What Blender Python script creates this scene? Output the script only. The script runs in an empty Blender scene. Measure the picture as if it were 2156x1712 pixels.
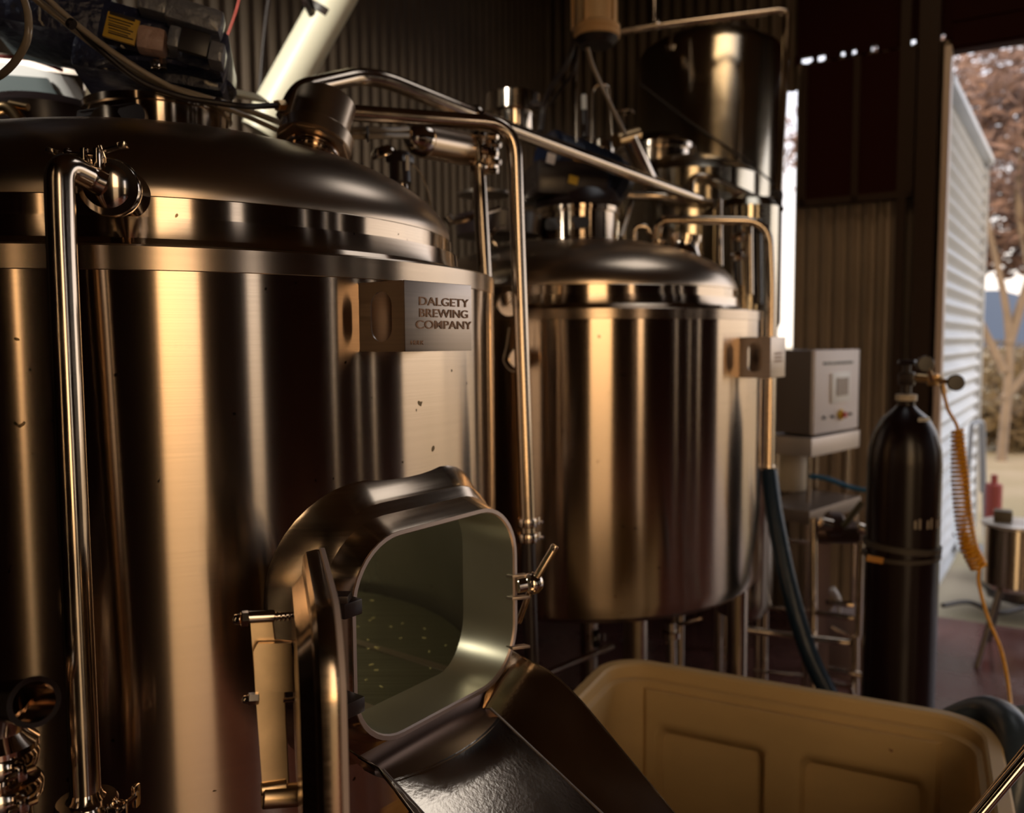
import bpy, bmesh, math, random
from mathutils import Vector, Matrix
random.seed(7)
V = Vector
S = bpy.context.scene
COL = S.collection
PI = math.pi

# ------------------------------------------------------------------ camera
W, H, F = 2156.0, 1712.0, 1750.0
PITCH, ROLL, CH = 0.0767, -0.0069, 1.65
fw = V((0, math.cos(PITCH), -math.sin(PITCH)))
rt = V((1, 0, 0)); up = rt.cross(fw)
R_ = math.cos(ROLL) * rt + math.sin(ROLL) * up
U_ = -math.sin(ROLL) * rt + math.cos(ROLL) * up
cam_d = bpy.data.cameras.new('camera'); cam = bpy.data.objects.new('camera', cam_d); COL.objects.link(cam)
cam_d.sensor_width = 36; cam_d.lens = F / W * 36
cam_d.clip_start = 0.05; cam_d.clip_end = 2000
m = Matrix((R_, U_, -fw)).transposed().to_4x4(); m.translation = V((0, 0, CH))
cam.matrix_world = m
cam_d.dof.use_dof = True; cam_d.dof.focus_distance = 1.08; cam_d.dof.aperture_fstop = 3.4
S.camera = cam
S.view_settings.view_transform = 'Standard'; S.view_settings.look = 'None'
S.view_settings.gamma = 1; S.view_settings.use_curve_mapping = False
S.view_settings.exposure = -0.05
S.render.engine = 'CYCLES'
S.cycles.max_bounces = 10; S.cycles.glossy_bounces = 6; S.cycles.diffuse_bounces = 4
S.cycles.sample_clamp_indirect = 4.0
S.cycles.use_denoising = True

def P(px, py, d):
    """a place in the shed seen at that pixel of the photograph, d metres in front of the camera"""
    return V((0, 0, CH)) + d * (fw + R_ * ((px - W / 2) / F) - U_ * ((py - H / 2) / F))

TH = math.radians(30.7)                       # the shed is turned this much against the view
e1 = V((math.cos(TH), -math.sin(TH), 0)); e2 = V((math.sin(TH), math.cos(TH), 0)); ez = V((0, 0, 1))
def E(a, b, z=0.0): return e1 * a + e2 * b + ez * z

# ------------------------------------------------------------------ world: evening sky, warm behind, pale ahead
w = bpy.data.worlds.new('sky'); S.world = w; w.use_nodes = True
nt = w.node_tree; nt.nodes.clear()
def N(t, **k):
    n = nt.nodes.new(t)
    for a, b in k.items():
        if a.startswith('i_'):
            n.inputs[int(a[2:])].default_value = b
        else: setattr(n, a, b)
    return n
L = lambda a, b: nt.links.new(a, b)
tc = N('ShaderNodeTexCoord')
dot = N('ShaderNodeVectorMath', operation='DOT_PRODUCT'); dot.inputs[1].default_value = (-e2.x, -e2.y, 0)
L(tc.outputs['Generated'], dot.inputs[0])
r1 = N('ShaderNodeValToRGB'); L(dot.outputs['Value'], r1.inputs[0])
r1.color_ramp.elements[0].position = 0.25; r1.color_ramp.elements[0].color = (.76, .76, .80, 1)
r1.color_ramp.elements[1].position = 0.6; r1.color_ramp.elements[1].color = (2.1, 1.45, .82, 1)
sep = N('ShaderNodeSeparateXYZ'); L(tc.outputs['Generated'], sep.inputs[0])
r2 = N('ShaderNodeValToRGB'); L(sep.outputs['Z'], r2.inputs[0])
r2.color_ramp.elements[0].position = 0.0; r2.color_ramp.elements[0].color = (1.25, 1.08, .85, 1)
r2.color_ramp.elements[1].position = 0.25; r2.color_ramp.elements[1].color = (1, 1, 1.04, 1)
e = r2.color_ramp.elements.new(1.0); e.color = (1.0, 1.0, .96, 1)
mu = N('ShaderNodeMix', data_type='RGBA', blend_type='MULTIPLY'); mu.inputs[0].default_value = 1
L(r1.outputs[0], mu.inputs[6]); L(r2.outputs[0], mu.inputs[7])
bg = N('ShaderNodeBackground'); bg.inputs[1].default_value = 2.1; L(mu.outputs[2], bg.inputs[0])
out = N('ShaderNodeOutputWorld'); L(bg.outputs[0], out.inputs[0])

AL_ = -2.78
def lamp(name, kind, loc, energy, color, target=None, **k):
    d = bpy.data.lights.new(name, kind); d.energy = energy; d.color = color
    for a, b in k.items(): setattr(d, a, b)
    o = bpy.data.objects.new(name, d); COL.objects.link(o); o.location = loc
    if target is not None: o.rotation_euler = (V(target) - V(loc)).to_track_quat('-Z', 'Y').to_euler()
    return o
# unseen spots, added to brighten the left wall and plastic pipe, and the terminal
lamp('wall_fill_light', 'SPOT', E(-1.3, -.5, 3.5), 500, (1.0, .94, .80), P(530, 60, 2.6), spot_size=.62, spot_blend=1, shadow_soft_size=.08)
lamp('terminal_fill_light', 'SPOT', E(-2.3, .3, 2.95), 90, (1.0, .95, .86), P(90, 150, 1.85), spot_size=.8, spot_blend=1, shadow_soft_size=.08)

# ------------------------------------------------------------------ materials
MATS = {}
def mat(name, col=(.5, .5, .5), rough=.5, metal=0., aniso=0., noise=0., nscale=8., nstretch=(1, 1, 1), bump=0., bscale=40., col2=None,
        spec=.5, rvar=0., tangent=None, coat=0., emis=None, spots=0., spotcol=(.1, .07, .04), spotscale=60.):
    if name in MATS: return MATS[name]
    mt = bpy.data.materials.new(name); mt.use_nodes = True; t = mt.node_tree
    b = t.nodes['Principled BSDF']
    b.inputs['Base Color'].default_value = (*col, 1); b.inputs['Roughness'].default_value = rough
    b.inputs['Metallic'].default_value = metal; b.inputs['Specular IOR Level'].default_value = spec
    b.inputs['Coat Weight'].default_value = coat
    co = t.nodes.new('ShaderNodeTexCoord'); mp = t.nodes.new('ShaderNodeMapping'); mp.inputs['Scale'].default_value = nstretch
    t.links.new(co.outputs['Object'], mp.inputs[0])
    last = None
    if noise or col2 or rvar:
        n = t.nodes.new('ShaderNodeTexNoise'); n.inputs['Scale'].default_value = nscale; n.inputs['Detail'].default_value = 6
        t.links.new(mp.outputs[0], n.inputs['Vector'])
        if noise or col2:
            cr = t.nodes.new('ShaderNodeValToRGB'); cr.color_ramp.elements[0].position = .35; cr.color_ramp.elements[1].position = .68
            c2 = col2 or tuple(c * (1 - noise) for c in col)
            cr.color_ramp.elements[0].color = (*c2, 1); cr.color_ramp.elements[1].color = (*col, 1)
            t.links.new(n.outputs['Fac'], cr.inputs[0]); t.links.new(cr.outputs[0], b.inputs['Base Color']); last = cr.outputs[0]
        if rvar:
            mr = t.nodes.new('ShaderNodeMapRange'); mr.inputs[1].default_value = .3; mr.inputs[2].default_value = .7
            mr.inputs[3].default_value = max(.01, rough - rvar); mr.inputs[4].default_value = rough + rvar
            t.links.new(n.outputs['Fac'], mr.inputs[0]); t.links.new(mr.outputs[0], b.inputs['Roughness'])
    if spots:
        vo = t.nodes.new('ShaderNodeTexNoise'); vo.inputs['Scale'].default_value = spotscale; vo.inputs['Detail'].default_value = 1
        t.links.new(co.outputs['Object'], vo.inputs['Vector'])
        cr = t.nodes.new('ShaderNodeValToRGB'); cr.color_ramp.elements[0].position = spots; cr.color_ramp.elements[1].position = spots + .02
        cr.color_ramp.elements[0].color = (0, 0, 0, 1); cr.color_ramp.elements[1].color = (1, 1, 1, 1)
        t.links.new(vo.outputs['Fac'], cr.inputs[0])
        mx = t.nodes.new('ShaderNodeMix'); mx.data_type = 'RGBA'
        t.links.new(cr.outputs[0], mx.inputs[0]); mx.inputs[7].default_value = (*spotcol, 1)
        if last: t.links.new(last, mx.inputs[6])
        else: mx.inputs[6].default_value = (*col, 1)
        t.links.new(mx.outputs[2], b.inputs['Base Color'])
    if bump:
        n2 = t.nodes.new('ShaderNodeTexNoise'); n2.inputs['Scale'].default_value = bscale; n2.inputs['Detail'].default_value = 5
        t.links.new(mp.outputs[0], n2.inputs['Vector'])
        bp = t.nodes.new('ShaderNodeBump'); bp.inputs['Strength'].default_value = bump; bp.inputs['Distance'].default_value = .01
        t.links.new(n2.outputs['Fac'], bp.inputs['Height']); t.links.new(bp.outputs[0], b.inputs['Normal'])
    if aniso:
        b.inputs['Anisotropic'].default_value = aniso
        tg = t.nodes.new('ShaderNodeTangent'); tg.direction_type = 'RADIAL'; tg.axis = tangent or 'Z'; b.inputs['Anisotropic Rotation'].default_value = .25
        t.links.new(tg.outputs[0], b.inputs['Tangent'])
    if emis:
        b.inputs['Emission Color'].default_value = (*emis[0], 1); b.inputs['Emission Strength'].default_value = emis[1]
    MATS[name] = mt; return mt

STEEL = mat('brushed_steel', (.63, .50, .375), .17, 1, aniso=1.0, noise=.07, nscale=3, nstretch=(1, 1, 160), spots=.765, spotscale=55)
COLLAR = mat('collar_steel', (.62, .49, .36), .20, 1, noise=.08, nscale=5, nstretch=(1, 1, 60), rvar=.03)
STEEL2 = mat('brushed_steel_wide', (.62, .49, .365), .28, 1, noise=.05, nscale=5, nstretch=(1, 1, 60))
BAND = mat('ground_weld_band', (.64, .51, .385), .27, 1, aniso=.9, noise=.1, nscale=4, nstretch=(1, 1, 20))
POL = mat('polished_steel', (.68, .58, .48), .12, 1, rvar=.03, nscale=20)
PIPE = mat('pipe_steel', (.66, .54, .42), .17, 1, rvar=.05, nscale=14, noise=.1)
PLATE = mat('plate_steel', (.52, .44, .38), .36, 1, noise=.15, nscale=4, nstretch=(1, 1, 40), rvar=.05)
INNER = mat('tank_inside', (.52, .49, .39), .34, .85, noise=.2, nscale=3, rvar=.08)
ENGR = mat('etched_lettering', (.38, .25, .18), .7, .3)
BLACK = mat('black_rubber', (.018, .010, .009), .45)
BLACKM = mat('black_paint', (.02, .012, .012), .32, rvar=.08)
NAVY = mat('navy_cast_paint', (.020, .024, .060), .30, bump=.55, bscale=55, coat=.4)
BLUE = mat('blue_motor_paint', (.008, .014, .038), .35, bump=.15, bscale=60)
PVC = mat('white_plastic_pipe', (.72, .68, .54), .42, noise=.04, nscale=3)
CREAM = mat('cream_plastic', (.54, .37, .165), .55, noise=.2, nscale=2.2, nstretch=(1, 1, 2), spots=.80, spotcol=(.16, .06, .02), spotscale=26, bump=.06, bscale=8)
CEIL = mat('brown_ceiling_sheet', (.11, .06, .032), .6, spec=.1)
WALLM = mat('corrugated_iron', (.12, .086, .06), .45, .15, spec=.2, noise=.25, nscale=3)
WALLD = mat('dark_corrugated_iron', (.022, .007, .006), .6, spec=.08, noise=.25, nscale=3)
DARKM = mat('maroon_sheet', (.022, .004, .003), .7, spec=.06)
BEAM = mat('brown_beam', (.035, .02, .014), .55, spec=.15)
ZINC = mat('zinc_sheet', (.64, .68, .73), .42, .15, noise=.12, nscale=2)
TRIM = mat('cream_flashing', (.55, .44, .38), .4)
YELLOW = mat('yellow_label', (.62, .38, .03), .5)
AMBER = mat('amber_hose', (.75, .36, .02), .35)
CLEAR = mat('clear_hose', (.34, .27, .19), .18, spec=.7)
RED = mat('red_wire', (.5, .05, .03), .4)
WHITE = mat('white_enamel', (.78, .76, .72), .35)
GREYP = mat('grey_enamel', (.74, .66, .63), .42)
SCREEN = mat('screen_glass', (.16, .19, .19), .12)
DBLUE = mat('blue_hose', (.007, .022, .045), .4, bump=.15, bscale=30)
LBLUE = mat('bright_blue_hose', (.03, .17, .32), .4)
TAN = mat('tan_plastic', (.80, .50, .24), .38, noise=.1, nscale=6)
BRASS = mat('brass', (.55, .36, .18), .28, 1)
GASB = mat('gas_cylinder_paint', (.010, .004, .004), .26, spec=.35)

# ------------------------------------------------------------------ mesh helpers
def frame(axis):
    z = V(axis).normalized()
    x = z.orthogonal().normalized() if abs(z.z) > .999 else V((0, 0, 1)).cross(z).normalized()
    y = z.cross(x)
    return x, y, z
def fillet(pts, r, n=7):
    pts = [V(p) for p in pts]; o = [pts[0]]
    for i in range(1, len(pts) - 1):
        a, b, c = pts[i - 1], pts[i], pts[i + 1]
        d1 = (a - b); d2 = (c - b); l = min(r, d1.length * .48, d2.length * .48)
        p0 = b + d1.normalized() * l; p2 = b + d2.normalized() * l
        for k in range(n + 1):
            t = k / n; o.append((1 - t) ** 2 * p0 + 2 * t * (1 - t) * b + t * t * p2)
    o.append(pts[-1]); return o
def smooth(pts, n=8):
    pts = [V(p) for p in pts]; q = [pts[0] * 2 - pts[1]] + pts + [pts[-1] * 2 - pts[-2]]; o = []
    for i in range(1, len(q) - 2):
        for k in range(n):
            t = k / n
            o.append(.5 * ((2 * q[i]) + (-q[i - 1] + q[i + 1]) * t + (2 * q[i - 1] - 5 * q[i] + 4 * q[i + 1] - q[i + 2]) * t * t + (-q[i - 1] + 3 * q[i] - 3 * q[i + 1] + q[i + 2]) * t ** 3))
    o.append(pts[-1]); return o
def rrect(w, h, r, n=8):
    o = []
    for cx, cy, a0 in ((w - r, h - r, 0), (-w + r, h - r, 90), (-w + r, -h + r, 180), (w - r, -h + r, 270)):
        for k in range(n + 1):
            a = math.radians(a0 + 90 * k / n); o.append((cx + r * math.cos(a), cy + r * math.sin(a)))
    return o
class MB:
    def __init__(s): s.bm = bmesh.new()
    def loops(s, LL, close=True, cap0=False, cap1=False):
        vs = [[s.bm.verts.new(p) for p in l] for l in LL]; n = len(vs[0])
        for i in range(len(vs) - 1):
            for k in range(n if close else n - 1):
                a, b = vs[i][k], vs[i][(k + 1) % n]; c, d = vs[i + 1][(k + 1) % n], vs[i + 1][k]
                try: s.bm.faces.new((a, b, c, d))
                except ValueError: pass
        if cap0: s.bm.faces.new(vs[0][::-1])
        if cap1: s.bm.faces.new(vs[-1])
        return s
    def lathe(s, prof, o=(0, 0, 0), axis=(0, 0, 1), n=64, cap=True):
        x, y, z = frame(axis); o = V(o); LL = []
        for r, h in prof:
            r = max(r, 1e-4)
            LL.append([o + z * h + (x * math.cos(2 * PI * k / n) + y * math.sin(2 * PI * k / n)) * r for k in range(n)])
        return s.loops(LL, True, cap, cap)
    def cyl(s, a, b, r, r2=None, n=24, bev=None):
        a, b = V(a), V(b); l = (b - a).length; r2 = r if r2 is None else r2
        bev = min(.12 * min(r, r2), l * .2) if bev is None else bev
        return s.lathe([(r - bev, 0), (r, bev), (r2, l - bev), (r2 - bev, l)], a, b - a, n)
    def tube(s, pts, r, n=16, cap=True, rf=None):
        pts = [V(p) for p in pts]; LL = []
        t0 = (pts[1] - pts[0]).normalized(); x = t0.orthogonal().normalized()
        for i, p in enumerate(pts):
            t = (pts[min(i + 1, len(pts) - 1)] - pts[max(i - 1, 0)]).normalized()
            x = (x - t * x.dot(t)).normalized(); y = t.cross(x); rr = r if rf is None else rf(i / (len(pts) - 1))
            LL.append([p + (x * math.cos(2 * PI * k / n) + y * math.sin(2 * PI * k / n)) * rr for k in range(n)])
        return s.loops(LL, True, cap, cap)
    def box(s, c, sx, sy, sz, ax=None, ay=None, az=None, bev=.0):
        ax = V(ax or e1); ay = V(ay or e2); az = V(az or ez); c = V(c); t = bmesh.new()
        bmesh.ops.create_cube(t, size=1)
        for v in t.verts: v.co = V((v.co.x * sx, v.co.y * sy, v.co.z * sz))
        if bev: bmesh.ops.bevel(t, geom=list(t.edges), offset=bev, segments=2, profile=.6, affect='EDGES')
        mp = {}
        for v in t.verts: mp[v] = s.bm.verts.new(c + ax * v.co.x + ay * v.co.y + az * v.co.z)
        for f in t.faces: s.bm.faces.new([mp[v] for v in f.verts])
        t.free(); return s
    def prism(s, poly, o, ax, ay, n, th, bev=0):
        o, ax, ay, n = V(o), V(ax), V(ay), V(n)
        a = [o + ax * x + ay * y for x, y in poly]
        return s.loops([a, [p + n * th for p in a]], True, True, True)
    def ring(s, outer, inner, o, ax, ay, n, th):
        o, ax, ay, n = V(o), V(ax), V(ay), V(n)
        A = [o + ax * x + ay * y for x, y in outer]; B = [o + ax * x + ay * y for x, y in inner]
        return s.loops([A, B, [p + n * th for p in B], [p + n * th for p in A], A])
    def make(s, name, m, parent=None, label=None, sharp=35, wloc=None, **tagk):
        bmesh.ops.remove_doubles(s.bm, verts=s.bm.verts, dist=1e-6)
        bmesh.ops.recalc_face_normals(s.bm, faces=s.bm.faces)
        off = V((0, 0, 0)); q = parent
        while q is not None: off += V(q.location); q = q.parent
        loc = V((0, 0, 0))
        if parent is None and wloc is not None: loc = V(wloc); off = loc
        for v in s.bm.verts: v.co -= off
        me = bpy.data.meshes.new(name); s.bm.to_mesh(me); s.bm.free()
        for p in me.polygons: p.use_smooth = True
        me.set_sharp_from_angle(angle=math.radians(sharp))
        me.materials.append(m)
        o = bpy.data.objects.new(name, me); COL.objects.link(o); o.location = loc
        if parent is not None: o.parent = parent
        if label: o['label'] = label
        for k, v in tagk.items(): o[k] = v
        return o
def thing(name, label, cat, loc, group=None):
    o = bpy.data.objects.new(name, None); COL.objects.link(o); o.location = loc; o.empty_display_size = .05
    o['label'] = label; o['category'] = cat
    if group: o['group'] = group
    return o
def solo(mb, name, m, label, cat, group=None, wloc=None, **k):
    o = mb.make(name, m, None, label, wloc=wloc, **k); o['category'] = cat
    if group: o['group'] = group
    return o
def struct(mb, name, m, **k):
    return mb.make(name, m, kind='structure', **k)
def text_part(body, size, o, ax, ay, n, m, parent, xs=1., off=0., th=.0006, align='CENTER', space=1., name='lettering'):
    c = bpy.data.curves.new('t', 'FONT'); c.body = body; c.size = size; c.offset = off; c.extrude = .001
    c.align_x = align; c.align_y = 'CENTER'; c.space_line = space
    t = bpy.data.objects.new('t', c); COL.objects.link(t)
    bpy.context.view_layer.update()
    me = bpy.data.meshes.new_from_object(t.evaluated_get(bpy.context.evaluated_depsgraph_get()))
    bpy.data.objects.remove(t)
    q = V((0, 0, 0)); pr = parent
    while pr is not None: q += V(pr.location); pr = pr.parent
    for v in me.vertices:
        v.co = V(o) + V(ax) * v.co.x * xs + V(ay) * v.co.y + V(n) * (th * (1 if v.co.z > 0 else -1)) - q
    me.materials.clear(); me.materials.append(m); me.name = name
    ob = bpy.data.objects.new(name, me); COL.objects.link(ob); ob.parent = parent
    return ob

def clamp_mesh(mb, c, axis, r, lug=None, n=28):
    """tri-clamp band with its wing nut lugs"""
    a = V(axis).normalized(); c = V(c)
    mb.lathe([(r, -.010), (r * 1.28, -.010), (r * 1.36, -.006), (r * 1.36, .006), (r * 1.28, .010), (r, .010)], c, a, n)
    x = V(lug) if lug is not None else frame(a)[0]
    x = (x - a * x.dot(a)).normalized(); t = a.cross(x)
    for sgn in (-1, 1):
        mb.box(c + x * r * 1.55 + t * .008 * sgn, r * .62, .004, .016, x, t, a, .001)
    mb.cyl(c + x * r * 1.62 - t * .022, c + x * r * 1.62 + t * .030, .0035, n=10)
    mb.box(c + x * r * 1.62 + t * .032, .006, .010, .026, x, t, a, .002)
    return mb

# ------------------------------------------------------------------ the shed
BB, AL, AR, BF = 5.12, -2.78, 4.3, -0.9       # back wall, left wall, right wall, wall behind the camera
ZT = 4.3
def corrugated(mb, a0, a1, z0, z1, pos, nrm, axis, pitch=.076, amp=.014, horizontal=False):
    """pos(a,z) base point; ribs run along z (or along a when horizontal)"""
    if not horizontal:
        n = max(2, int((a1 - a0) / pitch * 8)); L1 = []; L2 = []
        for i in range(n + 1):
            a = a0 + (a1 - a0) * i / n; d = nrm * (amp * math.sin(2 * PI * a / pitch))
            L1.append(pos(a, z0) + d); L2.append(pos(a, z1) + d)
        mb.loops([L1, L2], False)
    else:
        n = max(2, int((z1 - z0) / pitch * 8)); L1 = []; L2 = []
        for i in range(n + 1):
            z = z0 + (z1 - z0) * i / n; d = nrm * (amp * math.sin(2 * PI * z / pitch))
            L1.append(pos(a0, z) + d); L2.append(pos(a1, z) + d)
        mb.loops([L1, L2], False)
    return mb
# floor: wet red slab
FLOOR = mat('wet_red_concrete', (.14, .058, .050), .26, noise=.35, nscale=1.6, rvar=.22, bump=.05, bscale=12)
mb = MB(); mb.box(E((AL + AR) / 2, (BB + BF) / 2 + .1, -.05), AR - AL + .2, BB - BF + .5, .1)
struct(mb, 'floor', FLOOR)
# left wall
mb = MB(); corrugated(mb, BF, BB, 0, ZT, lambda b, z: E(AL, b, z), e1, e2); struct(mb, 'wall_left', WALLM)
# back wall: full-height sheet up to the daylight slot, right piece, header; gaps under the roof line stay open
SL0, SL1, JB = -1.20, -1.092, -.30
ZG = CH + 1.62
mb = MB(); pos = lambda a, z: E(a, BB, z)
corrugated(mb, AL, SL0, 0, ZT, pos, e2, e1)
corrugated(mb, SL0, SL1, 0, 1.50, pos, e2, e1); corrugated(mb, SL0, SL1, 3.10, ZT, pos, e2, e1)
struct(mb, 'wall_back', WALLM)
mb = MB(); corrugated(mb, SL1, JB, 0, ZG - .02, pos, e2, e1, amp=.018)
struct(mb, 'wall_back', mat('lit_corrugated_iron', (.30, .235, .18), .45, .2, noise=.2, nscale=3))  # right piece: the light falling on it is put into a paler colour
# header board over the gap, with filler blocks leaving small openings
mb = MB(); mb.box(E((SL1 + JB) / 2, BB, (ZG + .0 + ZT) / 2 + .005), JB - SL1, .05, ZT - ZG - .01)
x = SL1
blocks = [(-1.105, -1.075), (-1.01, -.985), (-.94, -.86), (-.835, -.80), (-.775, -.70), (-.665, -.50), (-.475, -.36), (-.335, -.30)]
for a, b in blocks: mb.box(E((a + b) / 2, BB, ZG - .005), b - a, .045, .05)
struct(mb, 'trim_1', DARKM)
# header over the big doorway
mb = MB(); mb.box(E((JB + AR) / 2, BB, (3.17 + ZT) / 2), AR - JB, .10, ZT - 3.17)
for k in range(7): mb.box(E((JB + AR) / 2, BB - .055, 3.20 + .13 * k), AR - JB, .012, .03)
struct(mb, 'wall_header', DARKM)
# right wall and the wall behind with a doorway
mb = MB(); pr_ = lambda b, z: E(AR, b, z); b_0 = BF
for g0, g1 in ((-.55, -.20), (1.98, 2.02), (2.85, 2.88), (3.5, 3.56), (BB, BB)):      # daylight gaps between the sheets
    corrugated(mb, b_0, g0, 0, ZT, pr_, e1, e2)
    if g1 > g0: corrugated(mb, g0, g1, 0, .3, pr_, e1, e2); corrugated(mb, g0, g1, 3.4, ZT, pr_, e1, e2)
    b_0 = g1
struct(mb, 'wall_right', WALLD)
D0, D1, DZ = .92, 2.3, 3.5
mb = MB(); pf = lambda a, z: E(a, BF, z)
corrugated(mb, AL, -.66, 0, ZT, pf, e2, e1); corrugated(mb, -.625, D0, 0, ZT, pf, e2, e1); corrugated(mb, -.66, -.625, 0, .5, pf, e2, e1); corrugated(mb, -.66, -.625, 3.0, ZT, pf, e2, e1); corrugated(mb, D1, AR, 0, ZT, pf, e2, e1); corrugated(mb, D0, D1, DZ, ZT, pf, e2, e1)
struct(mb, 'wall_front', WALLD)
mb = MB()
for a in (D0, D1): mb.box(E(a, BF, DZ / 2), .06, .12, DZ)
mb.box(E((D0 + D1) / 2, BF, DZ + .03), D1 - D0 + .12, .12, .06)
struct(mb, 'trim_2', BEAM)
KA0, KA1, KB0, KB1 = -.75, .15, 2.75, 3.85      # roof light
mb = MB()
for a0, a1, b0, b1_ in ((AL - .2, KA0, BF - .2, BB + .2), (KA1, AR + .2, BF - .2, BB + .2), (KA0, KA1, BF - .2, KB0), (KA0, KA1, KB1, BB + .2)):
    mb.box(E((a0 + a1) / 2, (b0 + b1_) / 2, ZT + .03), a1 - a0, b1_ - b0, .06)
struct(mb, 'ceiling', CEIL)
# door jamb: dark post, pale flashing
mb = MB(); mb.box(E(JB - .10, BB - .08, ZT / 2), .10, .10, ZT); mb.box(E(JB - .22, BB - .05, ZT / 2), .05, .05, ZT)
struct(mb, 'trim_3', BEAM)
mb = MB(); mb.box(E(JB - .01, BB - .07, 1.585), .035, .16, 3.17, bev=.004); struct(mb, 'trim_4', TRIM)
# shutter board on the back wall
mb = MB(); a0, a1 = -1.06, -.46
mb.box(E((a0 + a1) / 2, BB - .045, (2.42 + 3.22) / 2), a1 - a0, .03, .80)
t = thing('shutter_board', 'dark maroon board shutter fixed high on corrugated back wall beside doorway', 'shutter', E((a0 + a1) / 2, BB - .05, 2.42))
mb.make('board', DARKM, t)
mb = MB()
for a in (a0 + .02, (a0 + a1) / 2, a1 - .02): mb.box(E(a, BB - .07, 2.82), .035, .02, .80)
mb.box(E((a0 + a1) / 2, BB - .07, 2.44), a1 - a0, .02, .04)
mb.make('batten', BEAM, t)

# exterior wing of the building, horizontal ribs
wa, wb = P(1966, 700, 4.95), P(2062, 700, 7.2)
wa.z = wb.z = 0; wd = (wb - wa).normalized(); wn = V((wd.y, -wd.x, 0)); wl = (wb - wa).length
mb = MB(); zt = CH + 1.49
rows = []
npz = 29 * 8
for i in range(npz + 1):
    z = .02 + (zt - .02) * i / npz; d = wn * (.020 * math.sin(2 * PI * i / 8))
    cut = 0
    rows.append([wa + ez * z + d, wb + ez * z + d])
mb.loops(rows, False)
mb.box((wa + wb) / 2 + ez * (zt + .02) + wn * .02, wl, .09, .05, wd, wn, ez)
mb.box(wb + ez * zt / 2, .05, .06, zt, wd, wn, ez)
struct(mb, 'wall_exterior', ZINC)

# ------------------------------------------------------------------ outside
GRAVEL = mat('dry_ground', (.34, .29, .22), .9, noise=.35, nscale=.8, col2=(.24, .21, .13))
mb = MB(); n = 30
rows = []
for i in range(n + 1):
    rows.append([V((-120 + 240 * i / n, -120 + 340 * j / n, -.12)) for j in range(n + 1)])
mb.loops(rows, False); struct(mb, 'ground', GRAVEL)
HILL = mat('far_hill', (.05, .085, .17), .9, noise=.1, nscale=.02)
mb = MB(); LA, LB, LC = [], [], []
for i in range(41):
    x = 84 + 260 * i / 40; y = 210
    h = 12.5 * min(1, .3 + i / 4) + 2.0 * math.sin(i * .5) + 1.2 * math.sin(i * 1.3)
    LA.append(V((x, y - 30, -.2))); LB.append(V((x, y, h + 1.65 * 0))); LC.append(V((x, y + 40, -.2)))
mb.loops([LA, LB, LC], False); struct(mb, 'hills', HILL)
LEAFC = mat('gum_leaves', (.27, .19, .185), .8, col2=(.15, .105, .10), nscale=2)
LEAFD = mat('bush_leaves', (.15, .12, .06), .8, col2=(.10, .07, .04), nscale=2)
BARK = mat('pale_bark', (.22, .19, .175), .8, noise=.3, nscale=3)
def leaves(mb, c, rx, ry, rz, n, s):
    for i in range(n):
        while True:
            q = V((random.uniform(-1, 1), random.uniform(-1, 1), random.uniform(-1, 1)))
            if .25 < q.length < 1: break
        p = V(c) + V((q.x * rx, q.y * ry, q.z * rz))
        a = V((random.gauss(0, 1), random.gauss(0, 1), random.gauss(0, 1))).normalized(); b = a.orthogonal().normalized()
        l = s * random.uniform(.6, 1.4); bm = mb.bm
        vs = [bm.verts.new(p + a * l), bm.verts.new(p + b * l * .4), bm.verts.new(p - a * l), bm.verts.new(p - b * l * .4)]
        bm.faces.new(vs)
def tree(base, h, crowns, lbl, name='gum_tree', lm=None, trunks=None, leafn=900, s=.12, tr=.13):
    t = thing(name, lbl, 'tree' if 'tree' in name else 'bush', base)
    mb = MB()
    for tp in (trunks or [[V((0, 0, -.1)), V((.2, .1, h * .5)), V((.1, .3, h * .9))]]):
        mb.tube(smooth([base + q for q in tp], 5), tr, 8, rf=lambda u: tr * (1 - .75 * u))
    mb.make('trunk', BARK, t)
    mb = MB()
    for c, r in crowns: leaves(mb, base + V(c), r, r, r * .8, leafn, s)
    mb.make('foliage', lm or LEAFC, t)
b = P(2118, 700, 12); b.z = -.12
tree(b, 6, [((-.4, .5, 4.6), 1.3), ((1.0, .2, 5.2), 1.3), ((-.3, 0, 6.0), 1.4), ((1.9, 1.2, 4.3), 1.1), ((.8, 0, 3.4), .7)], 'tall pale-trunked gum tree just beyond the corrugated outer wall',
     trunks=[[V((0, 0, -.1)), V((.05, 0, 1.8)), V((-.25, .1, 3.4)), V((-.6, .2, 5.2))], [V((.05, 0, 1.7)), V((.5, .1, 3.2)), V((1.0, .2, 5.2))],
             [V((.0, 0, 1.3)), V((-.3, .1, 2.0)), V((-.75, .1, 3.0))], [V((.35, 0, 2.7)), V((.1, 0, 3.8)), V((.3, .2, 5.2))], [V((0, 0, .9)), V((.5, 0, 1.5)), V((1.3, .2, 2.5))]], tr=.075, leafn=750, s=.12)
b = P(2210, 700, 18); b.z = -.12
tree(b, 8, [((-1.5, 0, 6.5), 2.4), ((1.5, 0, 6.0), 2.6), ((-1.2, 0, 4.2), 1.4)], 'broad reddish gum tree standing farther out behind the pale-trunked one', leafn=1300, s=.17)
b = P(2010, 700, 20); b.z = -.12
tree(b, 9, [((0, 0, 8.0), 2.6), ((2.2, 0, 7.0), 2.2), ((-2, 0, 6.5), 2.2)], 'high gum tree rising behind the roof edge of the outer wall', leafn=1400, s=.18)
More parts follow.
